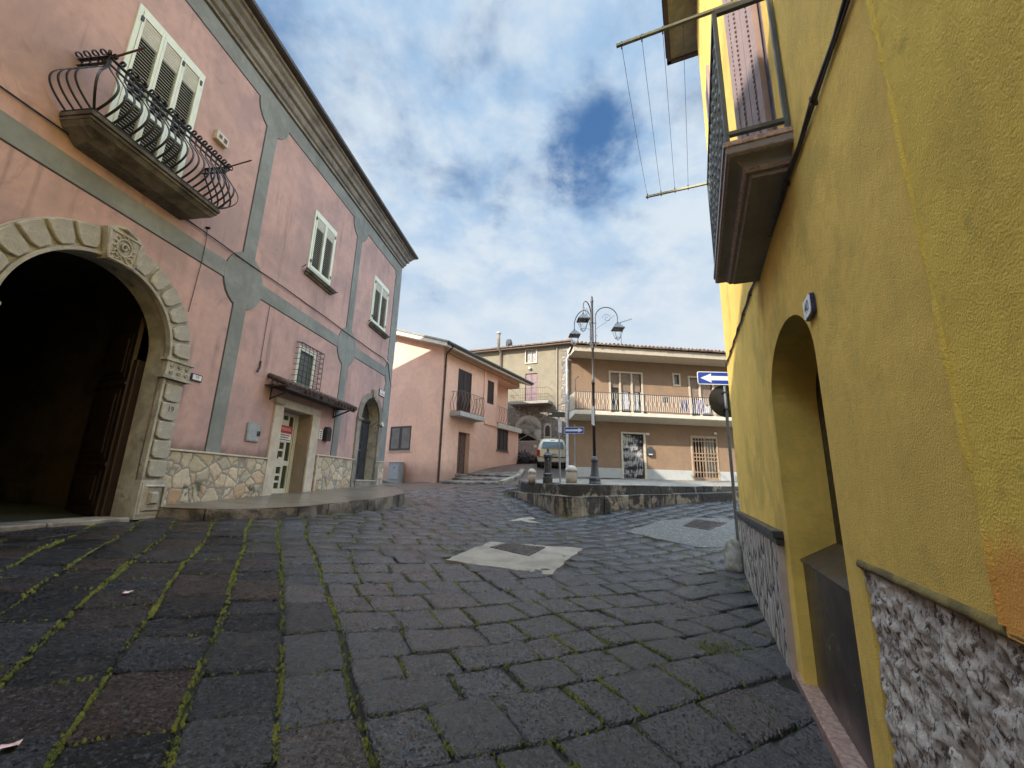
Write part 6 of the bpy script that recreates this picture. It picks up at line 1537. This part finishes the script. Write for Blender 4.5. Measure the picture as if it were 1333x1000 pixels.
# blue arrow sign, right-pointing, on a thin pole
ax_, ay_ = 2.46, 16.4; az0 = ptop(ax_, ay_)-.02
SA = thing('one_way_sign', (ax_, ay_, az0), 'thin pole with blue right-pointing arrow sign beside the brown house corner', 'road sign')
mb = MB(); mb.tube([(ax_, ay_, az0), (ax_, ay_, 3.86)], .022, 8); mb.build('pole', plain('grey_post', (.22,.23,.24), .5), SA)
def AG(a, b, c): return Vector((ax_ + a, ay_ - b - .3*a, c))
mb = MB(); zc = 3.62; mb.prism(AG, [(a-.02, zc+b) for a, b in rp(.36, .125, .03)], .025, .031); mb.cur = 1; mb.prism(AG, [(a-.02, zc+b) for a, b in rp(.35, .112, .03)], .031, .033); mb.cur = 0
mb.prism(AG, [(.30, zc), (.13, zc+.085), (.14, zc+.035), (-.34, zc+.035), (-.34, zc-.035), (.14, zc-.035), (.13, zc-.085)], .033, .036); mb.build('arrow_plate', [M_sw, M_blue], SA)

# ================================================================== PARKED CAR
cx0, cy0 = 2.22, 22.5; yaw = R(4)
cf = Vector((math.sin(yaw), math.cos(yaw), 0)); cz0 = gh(cx0, cy0); cz1 = gh(cx0+cf.x*2.4, cy0+cf.y*2.4)
cf.z = (cz1-cz0)/2.4; cf.normalize(); cright = Vector((math.cos(yaw), -math.sin(yaw), 0)); cup = cright.cross(cf).normalized()
def CAR(x, y, z): return Vector((cx0, cy0, cz0+.0)) + cright*x + cf*y + cup*z      # x across, y forward, z up (rear at y=0)
M_car = plain('cream_car_paint', (.62,.58,.42), .25, var=.03, bump=0); M_car.node_tree.nodes['Principled BSDF'].inputs['Coat Weight'].default_value = .5
CT = thing('parked_car', (cx0, cy0, cz0), 'small cream hatchback parked on the ramp, seen from behind', 'car')
def section(y, w_, zb_, zs, zr, wr):   # half-section: sill, waist, roof
    return [(-w_*.93, y, zb_), (-w_, y, zb_+.12), (-w_, y, zs-.10), (-w_*.97, y, zs), (-(w_*.97+wr)/2-.01, y, (zs+zr)/2+.03), (-wr, y, zr-.05), (-wr*.82, y, zr), (0, y, zr+.02),
            (wr*.82, y, zr), (wr, y, zr-.05), ((w_*.97+wr)/2+.01, y, (zs+zr)/2+.03), (w_*.97, y, zs), (w_, y, zs-.10), (w_, y, zb_+.12), (w_*.93, y, zb_)]
secs = [section(-.02, .70, .30, .58, .62, .62), section(.02, .78, .27, .90, .95, .66), section(.10, .81, .26, .95, 1.28, .57), section(.30, .825, .26, .96, 1.46, .58), section(.8, .83, .22, .95, 1.51, .60), section(1.6, .83, .22, .94, 1.51, .60), section(2.3, .83, .22, .92, 1.40, .57), section(2.9, .82, .22, .90, 1.0, .66), section(3.4, .79, .24, .82, .86, .62), section(3.72, .66, .30, .60, .64, .5)]
mb = MB(); mb.add([CAR(*p) for s_ in secs for p in s_], [(i*15+k, i*15+k+1, (i+1)*15+k+1, (i+1)*15+k) for i in range(len(secs)-1) for k in range(14)] + [(i*15+14, i*15, (i+1)*15, (i+1)*15+14) for i in range(len(secs)-1)], True)
mb.add([CAR(*p) for p in secs[0]], [tuple(range(15))]); mb.add([CAR(*p) for p in secs[-1]], [tuple(range(15))[::-1]])
CB = mb.build('body', M_car, CT)
sub = CB.modifiers.new('sub', 'SUBSURF'); sub.levels = 1; sub.render_levels = 1
gl = glass_mat('car_glass', (.10,.16,.19), .06)
def outset(P, d): return P
mb = MB(); yy = [( .005, .98), (.10, 1.36)]
vs = []
for i in range(9):
    x = -.56+.14*i; c = (x/.56)**2
    vs += [CAR(x*1.03, .028+.02*c, .99), CAR(x*.98, .065+.02*c, 1.18), CAR(x*.90, .155+.02*c, 1.36)]
mb.add([v - cf*.03 for v in vs], [(i*3+k, i*3+3+k, i*3+4+k, i*3+1+k) for i in range(8) for k in range(2)], True); mb.build('rear_window', gl, CB, recalc=False)
for sg in (-1, 1):
    mb = MB(); mb.add([CAR(sg*x, y, z) for x, y, z in ((.825,.42,.99),(.835,2.25,.97),(.71,2.0,1.37),(.70,.62,1.40))], [(0,1,2,3)]); mb.build('side_window', gl, CB, recalc=False)
    mb = MB(); n = 6; vs = []
    for i in range(n+1):
        z = .60+.34*i/n; vs += [CAR(sg*(.80-.02*i/n), .02, z), CAR(sg*.66, -.045+.02*i/n, z), CAR(sg*(.83), .14, z)]
    mb.add(vs, [(3*i, 3*i+3, 3*i+4, 3*i+1) for i in range(n)] + [(3*i, 3*i+3, 3*i+5, 3*i+2) for i in range(n)], True); mb.build('tail_light', plain('red_tail_light', (.50,.03,.02), .15, bump=0), CB, recalc=False)
    for y_ in (.58, 3.0):
        c = CAR(sg*.72, y_, .28); pass
        pass
        mb = MB(); n = 20; vs = []
        for w_, r_ in ((-.09,.22),(-.09,.27),(-.06,.29),(.06,.29),(.09,.27),(.09,.22)):
            for k in range(n): vs.append(c + cright*w_*sg + cf*math.cos(k*2*math.pi/n)*r_ + cup*math.sin(k*2*math.pi/n)*r_)
        mb.add(vs, [(i*n+k, i*n+(k+1)%n, ((i+1)%6)*n+(k+1)%n, ((i+1)%6)*n+k) for i in range(6) for k in range(n)], True); wh = mb.build('wheel', M_black, CT)
        mb = MB(); mb.add([c + cright*.07*sg + cf*math.cos(k*2*math.pi/n)*.20 + cup*math.sin(k*2*math.pi/n)*.20 for k in range(n)], [tuple(range(n))]); mb.build('rim', plain('grey_rim', (.35,.35,.36), .3, .8), wh)
    mb = MB(); mb.add([CAR(sg*x, y, z) for x, y, z in ((.84,2.0,.98),(1.0,1.95,.99),(1.0,1.95,1.12),(.84,2.0,1.10),(.84,2.10,.98),(1.0,2.05,.99),(1.0,2.05,1.12),(.84,2.10,1.10))], [(0,1,2,3),(4,5,6,7),(0,1,5,4),(3,2,6,7),(1,2,6,5)]); mb.build('wing_mirror', M_car, CB, bevel=.015)
mb = MB(); mb.box(CAR, -.76, .76, -.075, .1, .30, .56); mb.build('bumper', M_car, CB, bevel=.05)
mb = MB(); mb.box(CAR, -.74, .74, -.085, -.05, .545, .585); mb.build('bumper_strip', M_black, CB)
mb = MB(); mb.box(CAR, -.26, .26, -.065, -.02, .66, .77); mb.cur = 1
for k in range(7): 
    if k != 2: mb.box(CAR, -.21+.06*k, -.175+.06*k, -.068, -.065, .685, .745)
mb.build('number_plate', [M_enam, M_line], CB)
mb = MB(); mb.box(CAR, -.66, .66, -.0, .5, .14, .32); mb.build('underbody', M_black, CT)
mb = MB(); mb.box(CAR, -.12, .12, .13, .16, 1.40, 1.425); mb.build('brake_light', plain('red_tail_light', (.5,.03,.02), .2), CB)
mb = MB(); mb.tube([CAR(.05, .01, .97), CAR(-.25, .03, 1.10)], .01, 4); mb.build('wiper', M_black, CB)
